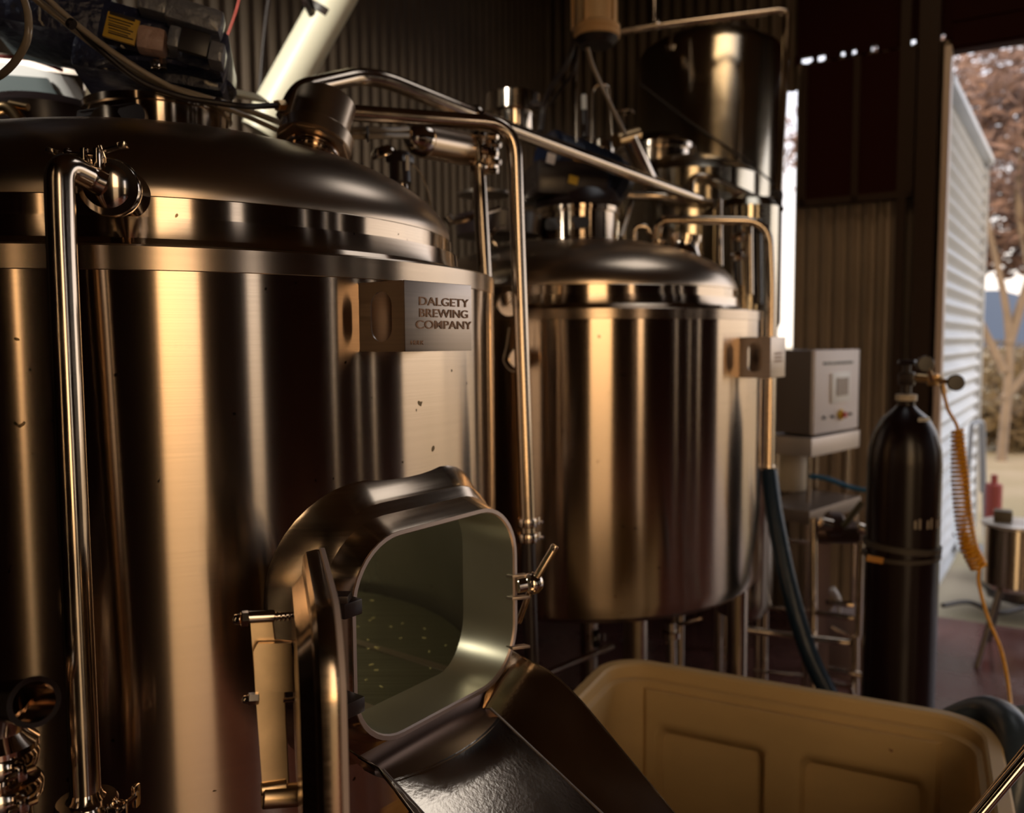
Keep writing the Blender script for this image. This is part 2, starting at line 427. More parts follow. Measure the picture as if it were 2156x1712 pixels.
for i, (px, d, r, lb) in enumerate([(2095, 22, 1.1, 'olive bush at the foot of the blue hill beside outer wall'), (2160, 17, 1.1, 'brown-green bush at the right edge behind the small kettle'),
                                    (2125, 13, .55, 'low dry bush in front of the larger bushes outside doorway')]):
    b = P(px, 700, d); b.z = -.12
    tree(b, r, [((0, 0, r * .8), r), ((r * .9, .2, r * .6), r * .8)], lb, name='bush', lm=LEAFD, leafn=900, s=.09,
         trunks=[[V((0, 0, -.05)), V((0, 0, r * .4)), V((.1, 0, r))]], tr=.04)

# ------------------------------------------------------------------ tanks
RT = .65
def vessel(t, C, zA, zbot, cut=None, legs=()):
    cx, cy = C
    o = V((cx, cy, 0))
    zA += CH
    # shell with its thickness
    mb = MB()
    prof = [(RT - .10, zbot - .045), (RT - .035, zbot - .03), (RT - .008, zbot - .008), (RT, zbot + .03), (RT, zA - .031),
            (RT + .0008, zA - .030), (RT + .0008, zA - .003), (RT - .002, zA), (RT - .030, zA + .002), (RT - .052, zA + .005), (RT - .062, zA + .009), (RT - .068, zA + .016), (RT - .071, zA + .026), (RT - .073, zA + .0445), (RT - .088, zA + .046),
            (RT - .094, zA + .046), (RT - .094, zA + .02), (RT - .007, zA - .03), (RT - .007, zbot + .02), (RT - .10, zbot - .03), (.001, zbot - .05), (.001, zbot - .07), (RT - .10, zbot - .045)]
    mb.lathe(prof, o, n=160, cap=False)
    sh = mb.make('shell', STEEL, t, sharp=18)
    if cut: cut(sh)
    # domed lid
    mb = MB(); rl = .564; z0 = zA + .043
    pr = [(rl - .012, z0 - .002), (rl - .001, z0 - .001), (rl - .001, z0 + .026), (rl, z0 + .030)]
    MB().lathe([(rl, z0), (rl + .0015, z0 + .0015), (rl + .0015, z0 + .030), (rl, z0 + .0315)], o, n=160, cap=False).make('lid_skirt', STEEL, t)
    for k in range(1, 17):
        u = k / 16 * PI / 2
        pr.append((rl * math.cos(u) ** .9 if k < 16 else .001, z0 + .030 + .192 * math.sin(u) ** 1.05))
    mb.lathe(pr, o, n=160, cap=False)
    mb.make('domed_lid', STEEL2, t, sharp=25)
    for (lx, ly) in legs:
        mb = MB(); mb.cyl(V((lx, ly, 0)), V((lx, ly, zbot - .02)), .038, n=24); mb.lathe([(.06, 0), (.06, .012), (.03, .02)], (lx, ly, 0), n=20)
        mb.make('leg', PIPE, t)
    return zA
C1 = (-.6846, 1.6602); C2 = (.2451, 3.0684)
na = -.6411; mn = V((math.cos(na), math.sin(na), 0)); ms = V((-math.sin(na), math.cos(na), 0))
MT, MW, MH_ = .722, .183, .1476; MZ = CH - .4122
O1 = V((C1[0], C1[1], 0)); MO = O1 + ez * MZ       # manway axis origin
def mway(u, v, tt): return MO + mn * tt + ms * u + ez * v

zb1 = CH - .74
T1 = thing('mash_tun', 'large brushed steel mash tun with an open oval manway, nearest vessel at left', 'tank', (C1[0], C1[1], 0))
def cutter(sh):
    mb = MB(); A = rrect(.186, .152, .092)
    mb.loops([[mway(x, y, .50) for x, y in A], [mway(x, y, .80) for x, y in A]], True, True, True)
    c = mb.make('cut', STEEL, T1)
    md = sh.modifiers.new('b', 'BOOLEAN'); md.operation = 'DIFFERENCE'; md.object = c; md.solver = 'EXACT'
    bpy.context.view_layer.update()
    me = bpy.data.meshes.new_from_object(sh.evaluated_get(bpy.context.evaluated_depsgraph_get()))
    sh.modifiers.clear(); sh.data = me; me.name = 'shell'
    ns = [V(c_.vector) for c_ in me.corner_normals]
    for p_ in me.polygons:
        vs = [me.vertices[i].co for i in p_.vertices]
        if abs(p_.normal.z) < .2 and all(abs(math.hypot(v_.x, v_.y) - RT) < .0015 for v_ in vs):
            for li in p_.loop_indices:
                v_ = me.vertices[me.loops[li].vertex_index].co; ns[li] = V((v_.x, v_.y, 0)).normalized()
    me.materials.append(INNER)
    for p_ in me.polygons:
        if max(math.hypot(me.vertices[i].co.x, me.vertices[i].co.y) for i in p_.vertices) < RT - .004 and zb1 < p_.center.z < CH + .12: p_.material_index = len(me.materials) - 1
    me.normals_split_custom_set([tuple(n_) for n_ in ns])
    bpy.data.objects.remove(c)
legs1 = [tuple((O1 + (e1 * a + e2 * b) * .5)[:2]) for a, b in ((.7, .7), (-.7, .7), (-.7, -.7), (.7, -.7))]
zA1 = vessel(T1, C1, .1253, zb1, cutter, legs1)
# weld band seam under the shoulder (a slightly wider ground strip)
MB().lathe([(RT + .0002, zA1 - .032), (RT + .0012, zA1 - .031), (RT + .0012, zA1 - .002), (RT - .001, zA1 + .0005)], O1, n=160, cap=False).make('weld_band', BAND, T1)
# manway collar
def shellt(u, r): return math.sqrt(max(.01, r * r - u * u))
mb = MB(); LLs = []
def lp(wd, hg, r, tf): return [mway(x, y, tf(x)) for x, y in rrect(wd, hg, r, 10)]
LLs.append(lp(.236, .212, .150, lambda u: shellt(u, RT + .0005)))
LLs.append(lp(.232, .208, .148, lambda u: shellt(u, RT + .002) + .0015))
LLs.append(lp(.208, .186, .125, lambda u: .5 * (shellt(u, RT + .012) + .682) ))
LLs.append(lp(.204, .182, .122, lambda u: .5 * (shellt(u, RT + .02) + .69)))
LLs.append(lp(.196, .166, .110, lambda u: .4 * shellt(u, RT + .02) + .6 * .702))
LLs.append(lp(.187, .153, .098, lambda u: .714))
LLs.append(lp(MW, MH_ + .001, .092, lambda u: MT - .001))
mb.loops(LLs); mb.make('manway_collar', COLLAR, T1, sharp=22)
mb = MB(); LLs = [lp(MW, MH_ + .001, .092, lambda u: MT - .001), lp(MW + .001, MH_ + .002, .093, lambda u: MT + .003), lp(MW - .005, MH_ - .004, .087, lambda u: MT + .003), lp(MW - .007, MH_ - .006, .085, lambda u: MT)]
mb.loops(LLs); mb.make('manway_rim', mat('satin_rim', (.62, .50, .44), .42, 1), T1, sharp=30)
mb = MB(); LLs = [lp(MW - .007, MH_ - .006, .085, lambda u: MT), lp(MW - .009, MH_ - .008, .083, lambda u: MT - .05), lp(MW - .008, MH_ - .007, .083, lambda u: shellt(u, RT - .012)), lp(MW + .004, MH_ + .004, .092, lambda u: shellt(u, RT - .009))]
mb.loops(LLs); mb.make('manway_tunnel', INNER, T1, sharp=30)
# slotted false floor with its bars
zf = CH - .665
mb = MB(); mb.lathe([(.001, zf - .006), (.60, zf - .006), (.602, zf - .003), (.60, zf), (.001, zf)], O1, n=96, cap=False)
ff = mb.make('false_floor', mat('slotted_floor', (.34, .33, .24), .35, .9, noise=.45, nscale=1, nstretch=(2, 220, 1)), T1)
mb = MB()
for k in (-.34, -.12, .10, .32): mb.box(O1 + ms * k + ez * (zf + .0015), 1.05, .022, .002, mn, ms, ez)
mb.box(O1 + mn * .505 + ms * -.02 + ez * (zf + .012), .03, .10, .008, mn, ms, ez, .003)
mb.make('floor_bar', PLATE, ff)
mb = MB(); random.seed(4)
for k in range(70):
    a = random.uniform(-.6, 1.9) + na; r = random.choice([random.uniform(.35, .58), random.uniform(.1, .58)])
    p = O1 + V((math.cos(a) * r, math.sin(a) * r, zf + .0045)); q = V((random.uniform(-1, 1), random.uniform(-1, 1), 0)).normalized()
    mb.box(p, random.uniform(.004, .011), .0025, .002, q, V((-q.y, q.x, 0)), ez, .0006)
solo(mb, 'spent_grain', mat('grain', (.62, .56, .25), .6), 'pale husks of spent grain scattered on the false floor inside the manway', 'grain', kind='stuff')
# rake shaft inside
mb = MB(); mb.cyl(O1 + ez * (zf), O1 + ez * (zA1 + .1), .022); mb.box(O1 + ez * (zf + .1) , .9, .02, .05, e2, e1, ez, .003); mb.make('rake_shaft', INNER, T1)

# neck of the mash tun
mb = MB(); mb.lathe([(.145, zA1 + .235), (.135, zA1 + .245), (.130, zA1 + .26), (.130, zA1 + .315), (.136, zA1 + .317), (.136, zA1 + .33), (.09, zA1 + .331)], O1, n=64)
mb.make('neck', STEEL, T1, sharp=30)
# name plate bracket
pt = .735
def plate(t, O, tt, u0, u1, zt_, zb_, rr, txt=True):
    c = O + mn * tt + ms * (u0 + u1) / 2 + ez * (zt_ + zb_) / 2; w_ = u1 - u0; h_ = zt_ - zb_
    pl = MB().box(c - mn * .0015, .003, w_, h_, mn, ms, ez, .0008).make('name_plate', PLATE, t)
    # side cheeks with a slot each
    for u in (u0 + .0015, u1 - .0015):
        d0 = shellt(u, rr); dep = tt - .002 - d0
        cc = O + mn * (d0 + dep / 2) + ms * u + ez * (zt_ + zb_) / 2
        mb = MB(); mb.ring(rrect(dep / 2, h_ / 2, .004, 8), rrect(dep * .24, h_ * .36, dep * .235, 8), cc - ms * .0015, mn, ez, ms, .003)
        mb.make('cheek', PLATE, pl)
    if txt:
        for k, (s_, xs) in enumerate((('DALGETY', 1.5), ('BREWING', 1.45), ('COMPANY', 1.5))):
            text_part(s_, .0168, c + mn * .0005 + ms * .010 + ez * (.0150 - k * .0165) + ez * .006, ms, ez, mn, ENGR, pl, xs=xs, off=.0001, th=.0005)
        text_part('HULK', .0085, c + mn * .0005 - ms * (w_ / 2 - .024) - ez * (h_ / 2 - .012), ms, ez, mn, ENGR, pl, xs=1.2, th=.0005)
    else:
        mb = MB()
        for k in range(3): mb.box(c + mn * .0003 + ez * (.012 - k * .012), .0008, w_ * .5, .006, mn, ms, ez)
        mb.make('lettering', ENGR, pl)
    return pl
plate(T1, O1, pt, -.0859, .0588, CH + .087, CH - .0115, RT)

# door swung open towards the camera, held on a post
T = T1
HF = V((-.250, 1.045, 0)); HN = V((-.160, .735, 0)); de = (HN - HF).normalized(); do = V((de.y, -de.x, 0)) * 1.0
if do.x > 0: do = -do
dl = (HN - HF).length; dc = (HF + HN) / 2 + ez * (MZ - .004)
door = MB(); LLs = []
for wd, hg, r, off in ((.205, .168, .085, 0), (.206, .169, .086, .004), (.204, .167, .085, .016), (.198, .161, .08, .020), (.180, .143, .07, .021), (.165, .128, .06, .034), (.11, .08, .04, .036)):
    LLs.append([dc + de * x + ez * y + do * off for x, y in rrect(wd * dl / .37, hg, r, 10)])
door.loops(LLs, True, True, True)
dp = door.make('manway_door', COLLAR, T1, sharp=28)
mb = MB(); mb.loops([[dc + de * x + ez * y - do * off for x, y in rrect(wd * dl / .37, hg, r, 10)] for wd, hg, r, off in ((.205, .168, .085, 0), (.207, .170, .086, .001), (.207, .170, .086, .006), (.190, .153, .07, .007), (.188, .151, .07, .001))])
mb.make('gasket', mat('pale_gasket', (.55, .45, .42), .5), dp, label='pale rubber gasket along the door edge')
# strap plate with bolts and rolled hook standing off the door
sx = V((1, .15, 0)).normalized(); sn = V((.15, -1, 0)).normalized()
def sp(px, py, d=.90): return P(px, py, d + .36 * (px - 575) / F * .9)
mb = MB()
poly = [(527, 1306), (572, 1303), (578, 1348), (612, 1352), (624, 1455), (598, 1458), (607, 1650), (553, 1664), (538, 1460)]
A = [sp(*q) for q in poly]; mb.loops([A, [p + V((0, .004, 0)) for p in A]], True, True, True)
STRAP = mat('warm_strap_steel', (.90, .66, .40), .30, 1, noise=.3, nscale=14)
st = mb.make('hinge_strap', STRAP, dp)
mb = MB(); A = [sp(*q, .896) for q in [(537, 1368), (541, 1440), (582, 1452), (628, 1452), (616, 1350), (545, 1352)]]
mb.loops([A, [p + V((0, -.006, 0)) for p in A]], True, True, True); mb.make('strap_plate', STRAP, st)
mb = MB(); mb.cyl(sp(552, 1678), sp(640, 1672), .0125, n=24); mb.cyl(sp(549, 1662), sp(603, 1654), .007, n=18); mb.make('rolled_hook', STRAP, st)
mb = MB(); mb.cyl(sp(520, 1300), sp(578, 1297), .0065); mb.cyl(sp(578, 1298), sp(622, 1294), .0038)
for k in range(4): mb.cyl(sp(580 + k * 9, 1298), sp(584 + k * 9, 1298), .005)
mb.cyl(sp(507, 1303), sp(524, 1302), .0085, n=6); mb.lathe([(.0001, -.006), (.005, -.004), (.006, 0), (.005, .003)], sp(502, 1304), V((1, 0, 0)), 16); mb.make('bolt', POL, st)
mb = MB(); mb.cyl(sp(522, 1472), sp(545, 1470), .0065, n=6); mb.lathe([(.0001, -.006), (.004, -.004), (.005, 0), (.004, .003)], sp(521, 1473), V((1, 0, 0)), 16); mb.make('bolt', POL, st)
MB().cyl(sp(596, 1475), sp(630, 1472), .0025).make('strap_pin', POL, st)
# hinge post on the frame
hp = P(700, 1400, 1.03)
mb = MB(); mb.cyl(P(697, 1262, 1.03), P(712, 1600, 1.03), .011); mb.box(P(708, 1258, 1.03), .034, .024, .010, V((1, 0, 0)), V((0, 1, 0)), ez, .002)
mb.box(P(716, 1275, 1.05), .03, .05, .02, ms, mn, ez, .002); mb.box(P(722, 1480, 1.06), .03, .05, .02, ms, mn, ez, .002)
mb.make('hinge_post', BLACKM, T1, label='dark hinge post beside the manway')
mb = MB(); mb.lathe([(.0001, -.010), (.006, -.008), (.009, -.002), (.0088, .003), (.006, .008), (.0001, .010)], P(682, 1235, 1.03), (0, 0, 1), 20)
mb.cyl(P(684, 1246, 1.03), P(685, 1258, 1.03), .007, n=6); mb.make('acorn_nut', POL, T1)
# clamp handle right of the manway
hd = MB(); q = P(1122, 1228, 1.40)
hd.cyl(P(1088, 1234, 1.39), q, .0125); hd.lathe([(.0001, -.019), (.010, -.016), (.017, -.008), (.019, 0), (.017, .008), (.010, .016), (.0001, .019)], q, (1, 0, .1), 28)
hk = hd.make('clamp_boss', POL, T1)
mb = MB(); mb.tube([P(1168, 1152, 1.36), P(1123, 1226, 1.40)], .0065, 16); mb.lathe([(.0001, -.008), (.006, -.005), (.0072, 0), (.006, .004)], P(1167, 1153, 1.36), (.5, 0, .8), 16); mb.tube([q, P(1092, 1310, 1.44)], .005); mb.make('clamp_handle', POL, hk)
for py_ in (1212, 1258, 1362): MB().box(P(1091, py_, 1.40), .032, .014, .005, V((1, .3, 0)).normalized(), mn, ez, .001).make('clamp_lug', PLATE, T1)

# capped port on the dome
pb = P(655, 330, 1.66); pax = (P(672, 215, 1.70) - P(640, 330, 1.66)).normalized()
mb = MB(); mb.lathe([(.060, -.04), (.052, -.01), (.050, .004), (.056, .006), (.056, .012), (.048, .014), (.048, .020), (.055, .022), (.055, .028)], pb - pax * .0, pax, 48)
port = mb.make('sight_port', POL, T1)
mb = MB(); mb.lathe([(.060, .016), (.072, .018), (.072, .048), (.068, .050)], pb, pax, 8); mb.make('clamp_band', STEEL2, port)
mb = MB(); mb.lathe([(.070, .024), (.0745, .026), (.0745, .052), (.073, .054), (.0625, .0545), (.0610, .056), (.0610, .130), (.0600, .131), (.0001, .1315)], pb, pax, 64); mb.make('port_cap', STEEL2, port, sharp=30)
# inlet ferrule at the lid edge
fa = P(262, 412, 1.10); fb = P(222, 390, .985)
mb = MB(); ax = (fb - fa).normalized()
mb.lathe([(.036, -.03), (.030, .0), (.026, .012), (.024, .06), (.032, .068), (.032, .075)], fa, ax, 40); mb.make('inlet_ferrule', POL, T1)

lamp('vessel_fill_light', 'POINT', O1 + ez * (zA1 - .16) + mn * .22 - ms * .2, 3.2, (1.0, .94, .74), shadow_soft_size=.05)  # added fill light, keeps the tank interior from going black
# ------------------------------------------------------------------ chute under the manway
CHT = thing('grain_chute', 'bent sheet steel chute sloping from the manway into the cream bin', 'chute', mway(-.03, -.18, .78))
def itp(x, T_):
    if x <= T_[0][0]: return T_[0][1]
    for (a, b), (c, d) in zip(T_, T_[1:]):
        if x <= c: return b + (d - b) * (x - a) / (c - a)
    (a, b), (c, d) = T_[-2:]; return d + (d - b) * (x - c) / (c - a)
def wz(s_, t_, z_): return O1 + mn * t_ + ms * s_ + ez * (CH + z_)
def fz(t_): return -.588 - .502 * (t_ - .762)
SCR = mat('scratched_sheet', (.68, .58, .46), .14, 1, noise=.22, nscale=7, rvar=.05, bump=.03, bscale=160)
ts = [.762 + .50 * i / 16 for i in range(17)]
mb = MB(); rows = []
for i, t_ in enumerate(ts):
    rows.append([wz(-.153 + .236 * k / 8, t_ + (.022 * (1 - (k / 4 - 1) ** 2) * (i == 0)), fz(t_)) for k in range(9)])
mb.loops(rows, False); mb.loops([[p - ez * .002 for p in r_] for r_ in rows], False)
cf = mb.make('chute_floor', SCR, CHT)
RTOP = [(.70, -.520), (.721, -.526), (.799, -.543), (.849, -.572), (1.017, -.707)]; LTOP = [(.697, -.547), (.770, -.558), (.829, -.598), (.95, -.690)]
for sc_, st_, TT in ((.083, .183, RTOP), (-.153, -.183, LTOP)):
    A = []; B = []
    for i in range(25):
        t_ = .70 + .54 * i / 24
        A.append(wz(sc_, max(t_, .745), fz(max(t_, .745)) ) if t_ > .74 else wz(sc_, t_, -.585)); B.append(wz(st_, t_, max(itp(t_, TT), fz(t_) + .006)))
    mb = MB(); mb.loops([A, B], False); o_ = ms * (.002 if sc_ > 0 else -.002) - ez * .002; mb.loops([[p + o_ for p in A], [p + o_ for p in B]], False); mb.tube(B, .0014, 6)
    mb.make('chute_wing', SCR, CHT)
    MB().tube(A[2:], .0020, 8).make('weld_seam', PLATE, CHT)
mb = MB(); rows = []
for i in range(21):
    k = i / 20; u = -.172 + .34 * k; u2 = -.153 + .236 * k; bow = .022 * (1 - (k * 2 - 1) ** 2)
    rows.append([wz(u, .714, -.563), wz(u * .98, .716 + bow * .2, -.574), wz(u * .7 + u2 * .3, .722 + bow * .4, -.582), wz(u * .3 + u2 * .7, .735 + bow * .8, -.589), wz(u2, .766 + bow, -.590)])
mb.loops(rows, False); mb.make('apron', mat('dark_sheet', (.20, .13, .10), .32, 1), CHT)

# ------------------------------------------------------------------ tank 2
T2 = thing('brew_kettle', 'brushed steel kettle on legs with domed lid, second vessel behind the mash tun', 'tank', (C2[0], C2[1], 0))
zb2 = CH - .818
O2 = V((C2[0], C2[1], 0))
legs2 = [tuple(P(px, 1300, d)[:2]) for px, d in ((1338, 2.62), (1552, 3.10), (1020, 2.9), (1240, 3.5))]
zA2 = vessel(T2, C2, .0993, zb2, None, legs2)
MB().lathe([(RT + .0002, zA2 - .032), (RT + .0012, zA2 - .031), (RT + .0012, zA2 - .002), (RT - .001, zA2 + .0005)], O2, n=160, cap=False).make('weld_band', BAND, T2)
mb = MB(); mb.lathe([(.155, zA2 + .235), (.145, zA2 + .25), (.142, zA2 + .26), (.142, zA2 + .36), (.15, zA2 + .362), (.15, zA2 + .38), (.09, zA2 + .381)], O2, n=64); mb.make('neck', STEEL, T2, sharp=30)
plate(T2, O2, .745, -.075, .06, CH + .012, CH - .115, RT, False)
mb = MB(); q = P(1440, 520, 3.12); a_ = V((.12, -.05, 1)).normalized(); mb.lathe([(.07, -.03), (.055, 0), (.055, .02), (.062, .022), (.062, .045), (.055, .047)], q, a_, 32); mb.make('sight_port', POL, T2)
# slot window in neck of each vessel (dark oval plate)
for (O_, zc, t_, rr, px0) in ((O1, zA1 + .285, T1, .1335, 210), (O2, zA2 + .315, T2, .1455, 1190)):
    az = (P(px0, 700, 1.5) - O_).to_2d() if t_ is T1 else (V((-.06, -.14)))
    az = V((-.052, -.135)) if t_ is T1 else V((-.055, -.14))
    a0 = math.atan2(az.y, az.x); mb = MB(); A = []
    mid = []
    for x_, y_ in rrect(.080, .020, .018, 8):
        a = a0 + x_ / rr; A.append(O_ + V((math.cos(a) * rr, math.sin(a) * rr, zc + y_)))
    B = [p + (p - O_ - ez * (p.z)).normalized() * .012 for p in A]
    mb.loops([A, B], True, True, True); mb.make('inspection_slot', BLACK, t_, label='black rubber-lined slot in the neck')
# gauges on the second vessel's left side
def gauge(px, py, d, r, lbl):
    t = thing('dial_gauge', lbl, 'gauge', P(px, py, d)); n_ = (V((0, 0, CH)) - P(px, py, d)); n_.z *= .3; n_ = (n_ + V((-.6, 0, 0)) * 1.0).normalized(); c = P(px, py, d)
    MB().lathe([(r * .8, -.03), (r, -.028), (r, .004), (r * .93, .006), (r * .92, .001)], c, n_, 40).make('bezel', POL, t)
    MB().lathe([(r * .92, .0), (.0001, .001)], c, n_, 40).make('dial_face', mat('dial', (.05, .04, .035), .3), t)
    x, y, z = frame(n_); MB().box(c + n_ * .003 + x * r * .2 + y * r * .3, r * .9, .002, .001, (x + y).normalized(), (y - x).normalized(), n_).make('needle', WHITE, t)
gauge(1072, 640, 2.30, .036, 'round steel-rimmed dial gauge left of the second vessel, upper one')
gauge(1092, 755, 2.36, .030, 'dark round dial gauge below the steel-rimmed one beside second vessel')
solo(MB().tube(smooth([P(1072, 690, 2.3), P(1066, 730, 2.3), P(1060, 760, 2.28), P(1078, 782, 2.28), P(1100, 775, 2.3)]), .0022, 8), 'gauge_cable', CLEAR, 'thin looped cable hanging between the two dial gauges', 'cable')

# ------------------------------------------------------------------ bin
ZB = CH - .88
bc = V((.272, 2.298, 0)); b1 = V((.8955, -.445, 0)).normalized(); b2 = V((-b1.y * -1, 0, 0))
b2 = V((b1.y, -b1.x, 0));  # towards the camera
if b2.y > 0: b2 = -b2
BL, BW, BH = .955, .76, .68
bo = bc + b1 * BL / 2 + b2 * BW / 2
BIN = thing('grain_bin', 'cream moulded plastic bin with a thick rim, open below the chute', 'bin', bo + ez * (ZB - BH))
mb = MB()
def bl(hw, hh, r, z): return [bo + b1 * x + b2 * y + ez * z for x, y in rrect(hw, hh, r, 12)]
hw, hh = BL / 2, BW / 2
mb.loops([bl(hw - .05, hh - .05, .08, ZB - BH), bl(hw - .035, hh - .035, .10, ZB - BH + .03), bl(hw - .022, hh - .022, .11, ZB - .06), bl(hw - .004, hh - .004, .12, ZB - .058),
          bl(hw, hh, .125, ZB - .052), bl(hw, hh, .125, ZB - .008), bl(hw - .006, hh - .006, .12, ZB), bl(hw - .030, hh - .030, .10, ZB), bl(hw - .036, hh - .036, .098, ZB - .006),
          bl(hw - .038, hh - .038, .096, ZB - .034), bl(hw - .050, hh - .050, .09, ZB - .040)], True, True)
mb.make('outer_shell', CREAM, BIN, sharp=30)
# inner walls with recessed bays on the far side
mb = MB(); zs = [ZB - .040, ZB - .052, ZB - .0575, ZB - .0605] + [ZB - .062 - (BH - .10) * k / 46 for k in range(1, 47)]
inner = []
per = rrect(hw - .050, hh - .050, .09, 12)
fine = []
for i in range(len(per)):
    a, b_ = per[i], per[(i + 1) % len(per)]; d = math.dist(a, b_); k = max(1, int(d / .012))
    for j in range(k): fine.append((a[0] + (b_[0] - a[0]) * j / k, a[1] + (b_[1] - a[1]) * j / k))
def sst(x, a, b_):
    u = min(1, max(0, (x - a) / (b_ - a))); return u * u * (3 - 2 * u)
BAYS = [(-.325, -.035), (.045, .335)]
rows = []
for z in zs:
    row = []
    for x, y in fine:
        nx = ny = 0; dz = ZB - z; dep = -.006 * (dz > .045)
        amt = 0
        if abs(y) > hh - .052:
            for a, b_ in BAYS:
                amt = max(amt, sst(x, a, a + .022) * (1 - sst(x, b_ - .022, b_)) * sst(dz, .145, .215) * (1 - sst(dz, .52, .56)))
            sgn = 1 if y > 0 else -1
            row.append(bo + b1 * x + b2 * (y + sgn * (.058 * amt) - sgn * .013 * sst(dz, .058, .060) * sst(x, -.385, -.375) * (1 - sst(x, .375, .385))) + ez * z)
        elif abs(x) > hw - .052:
            amt = sst(y, -.25, -.22) * (1 - sst(y, .22, .25)) * sst(dz, .15, .2) * (1 - sst(dz, .52, .56)); sgn = 1 if x > 0 else -1
            row.append(bo + b1 * (x + sgn * .022 * amt) + b2 * y + ez * z)
        else: row.append(bo + b1 * x + b2 * y + ez * z)
    rows.append(row)
mb.loops(rows, True, False, True); mb.make('inner_walls', CREAM, BIN, sharp=40)

# ------------------------------------------------------------------ pipework
def pipe(name, lbl, cat, pts, r, m=PIPE, fr=.06, clamps=(), group=None, n=20, cm=None, sm=False):
    path = smooth(pts) if sm else fillet(pts, fr)
    if not clamps: 
        return solo(MB().tube(path, r, n), name, m, lbl, cat, group, wloc=pts[0])
    t = thing(name, lbl, cat, pts[0], group)
    MB().tube(path, r, n).make('tube', m, t)
    for c, ax in clamps: clamp_mesh(MB(), c, ax, r).make('clamp', POL, t)
    return t
# drain pipe down the front of the mash tun
d0 = .93
t = thing('drain_pipe', 'upright polished steel pipe with an elbow clamped to mash tun lid at far left', 'pipe', P(125, 700, d0))
pp = fillet([P(218, 388, .985), P(188, 374, .975), P(124, 342, d0), P(128, 480, d0), P(180, 1668, d0)], .045, 10)
MB().tube(pp, .0158, 32).make('tube', PIPE, t)
cx_ = P(214, 386, .985); clamp_mesh(MB(), P(232, 396, 1.0), (P(262, 412, 1.10) - P(218, 388, .985)), .026, (-.3, -.2, 1)).make('clamp', POL, t)
for px_ in (180, 207): MB().box(P(px_, 334, .975), .008, .012, .024, V((1, 0, 0)), V((0, 1, 0)), ez, .002).make('clamp_lug', POL, t)
mb = MB(); mb.cyl(P(112, 322, .965), P(216, 327, .98), .0033, n=12); mb.cyl(P(138, 322, .967), P(146, 323, .967), .0065, n=10); mb.make('clamp_bolt', POL, t)
MB().box(P(112, 319, .965), .012, .014, .006, V((1, 0, -.3)).normalized(), V((0, 1, 0)), V((.3, 0, 1)).normalized(), .002).make('wing_nut', POL, t)
MB().lathe([(.016, -.012), (.029, -.004), (.029, 0)], P(226, 392, .995), (P(262, 412, 1.10) - P(218, 388, .985)), 32).make('ferrule', POL, t)
mb = MB(); mb.lathe([(.016, -.004), (.018, .002), (.026, .010), (.027, .016)], P(180, 1672, d0), (0, 0, -1), 32); mb.make('ferrule', POL, t)
clamp_mesh(MB(), P(183, 1700, d0), (0, 0, 1), .024, (1, -.2, 0)).make('clamp', POL, t)
mb = MB(); mb.tube([P(183, 1710, d0), P(184, 1800, d0)], .022, 24); mb.make('lower_tube', PIPE, t)
# elbow pipework in the lower left corner
t = thing('elbow_pipe', 'dark polished elbow pipe with open mouth and clamps at lower left corner', 'pipe', P(20, 1500, .86))
mb = MB(); A = P(-40, 1500, .86); mouth = P(72, 1478, .80)
rr_ = .021
pth = [P(-60, 1478, .90), P(10, 1476, .86), mouth]
LL = []
mb.tube(pth, rr_, 32, cap=False); mb.tube([P(-60, 1478, .90), P(10, 1476, .86), P(71, 1478, .801)], rr_ - .002, 32, cap=False)
axm = (mouth - P(10, 1476, .86)).normalized(); mb.lathe([(rr_ - .002, -.002), (rr_ - .002, .001), (rr_ + .003, .001), (rr_ + .003, -.004), (rr_, -.006)], mouth, axm, 32, cap=False)
mb.make('branch', BLACKM if False else POL, t)
mb = MB(); mb.tube(fillet([P(10, 1476, .86), P(2, 1540, .87), P(-8, 1760, .87)], .03), .022, 28); mb.make('tube', POL, t)
for py_, rr2 in ((1600, .036), (1664, .040)):
    mb = MB(); mb.lathe([(.020, -.012), (rr2 - .003, -.010), (rr2, -.005), (rr2, .005), (rr2 - .003, .010), (.020, .012)], P(2, py_, .87), ez, 40); cq = P(2, py_, .87)
    mb.box(cq + V((.8, -.6, 0)) * (rr2 + .006), .018, .010, .016, V((.8, -.6, 0)), V((.6, .8, 0)), ez, .003); mb.cyl(cq + V((.8, -.6, 0)) * (rr2 + .010) - V((.6, .8, 0)) * .014, cq + V((.8, -.6, 0)) * (rr2 + .010) + V((.6, .8, 0)) * .014, .004, n=10)
    mb.make('clamp', POL, t)
mb = MB(); mb.lathe([(.022, -.02), (.036, -.006), (.036, .0)], P(2, 1575, .87), (0, 0, -1), 28); mb.make('union_nut', POL, t); MB().lathe([(.03, 0), (.030, .05)], P(0, 1700, .87), (0, 0, -1), 28).make('sleeve', POL, t)
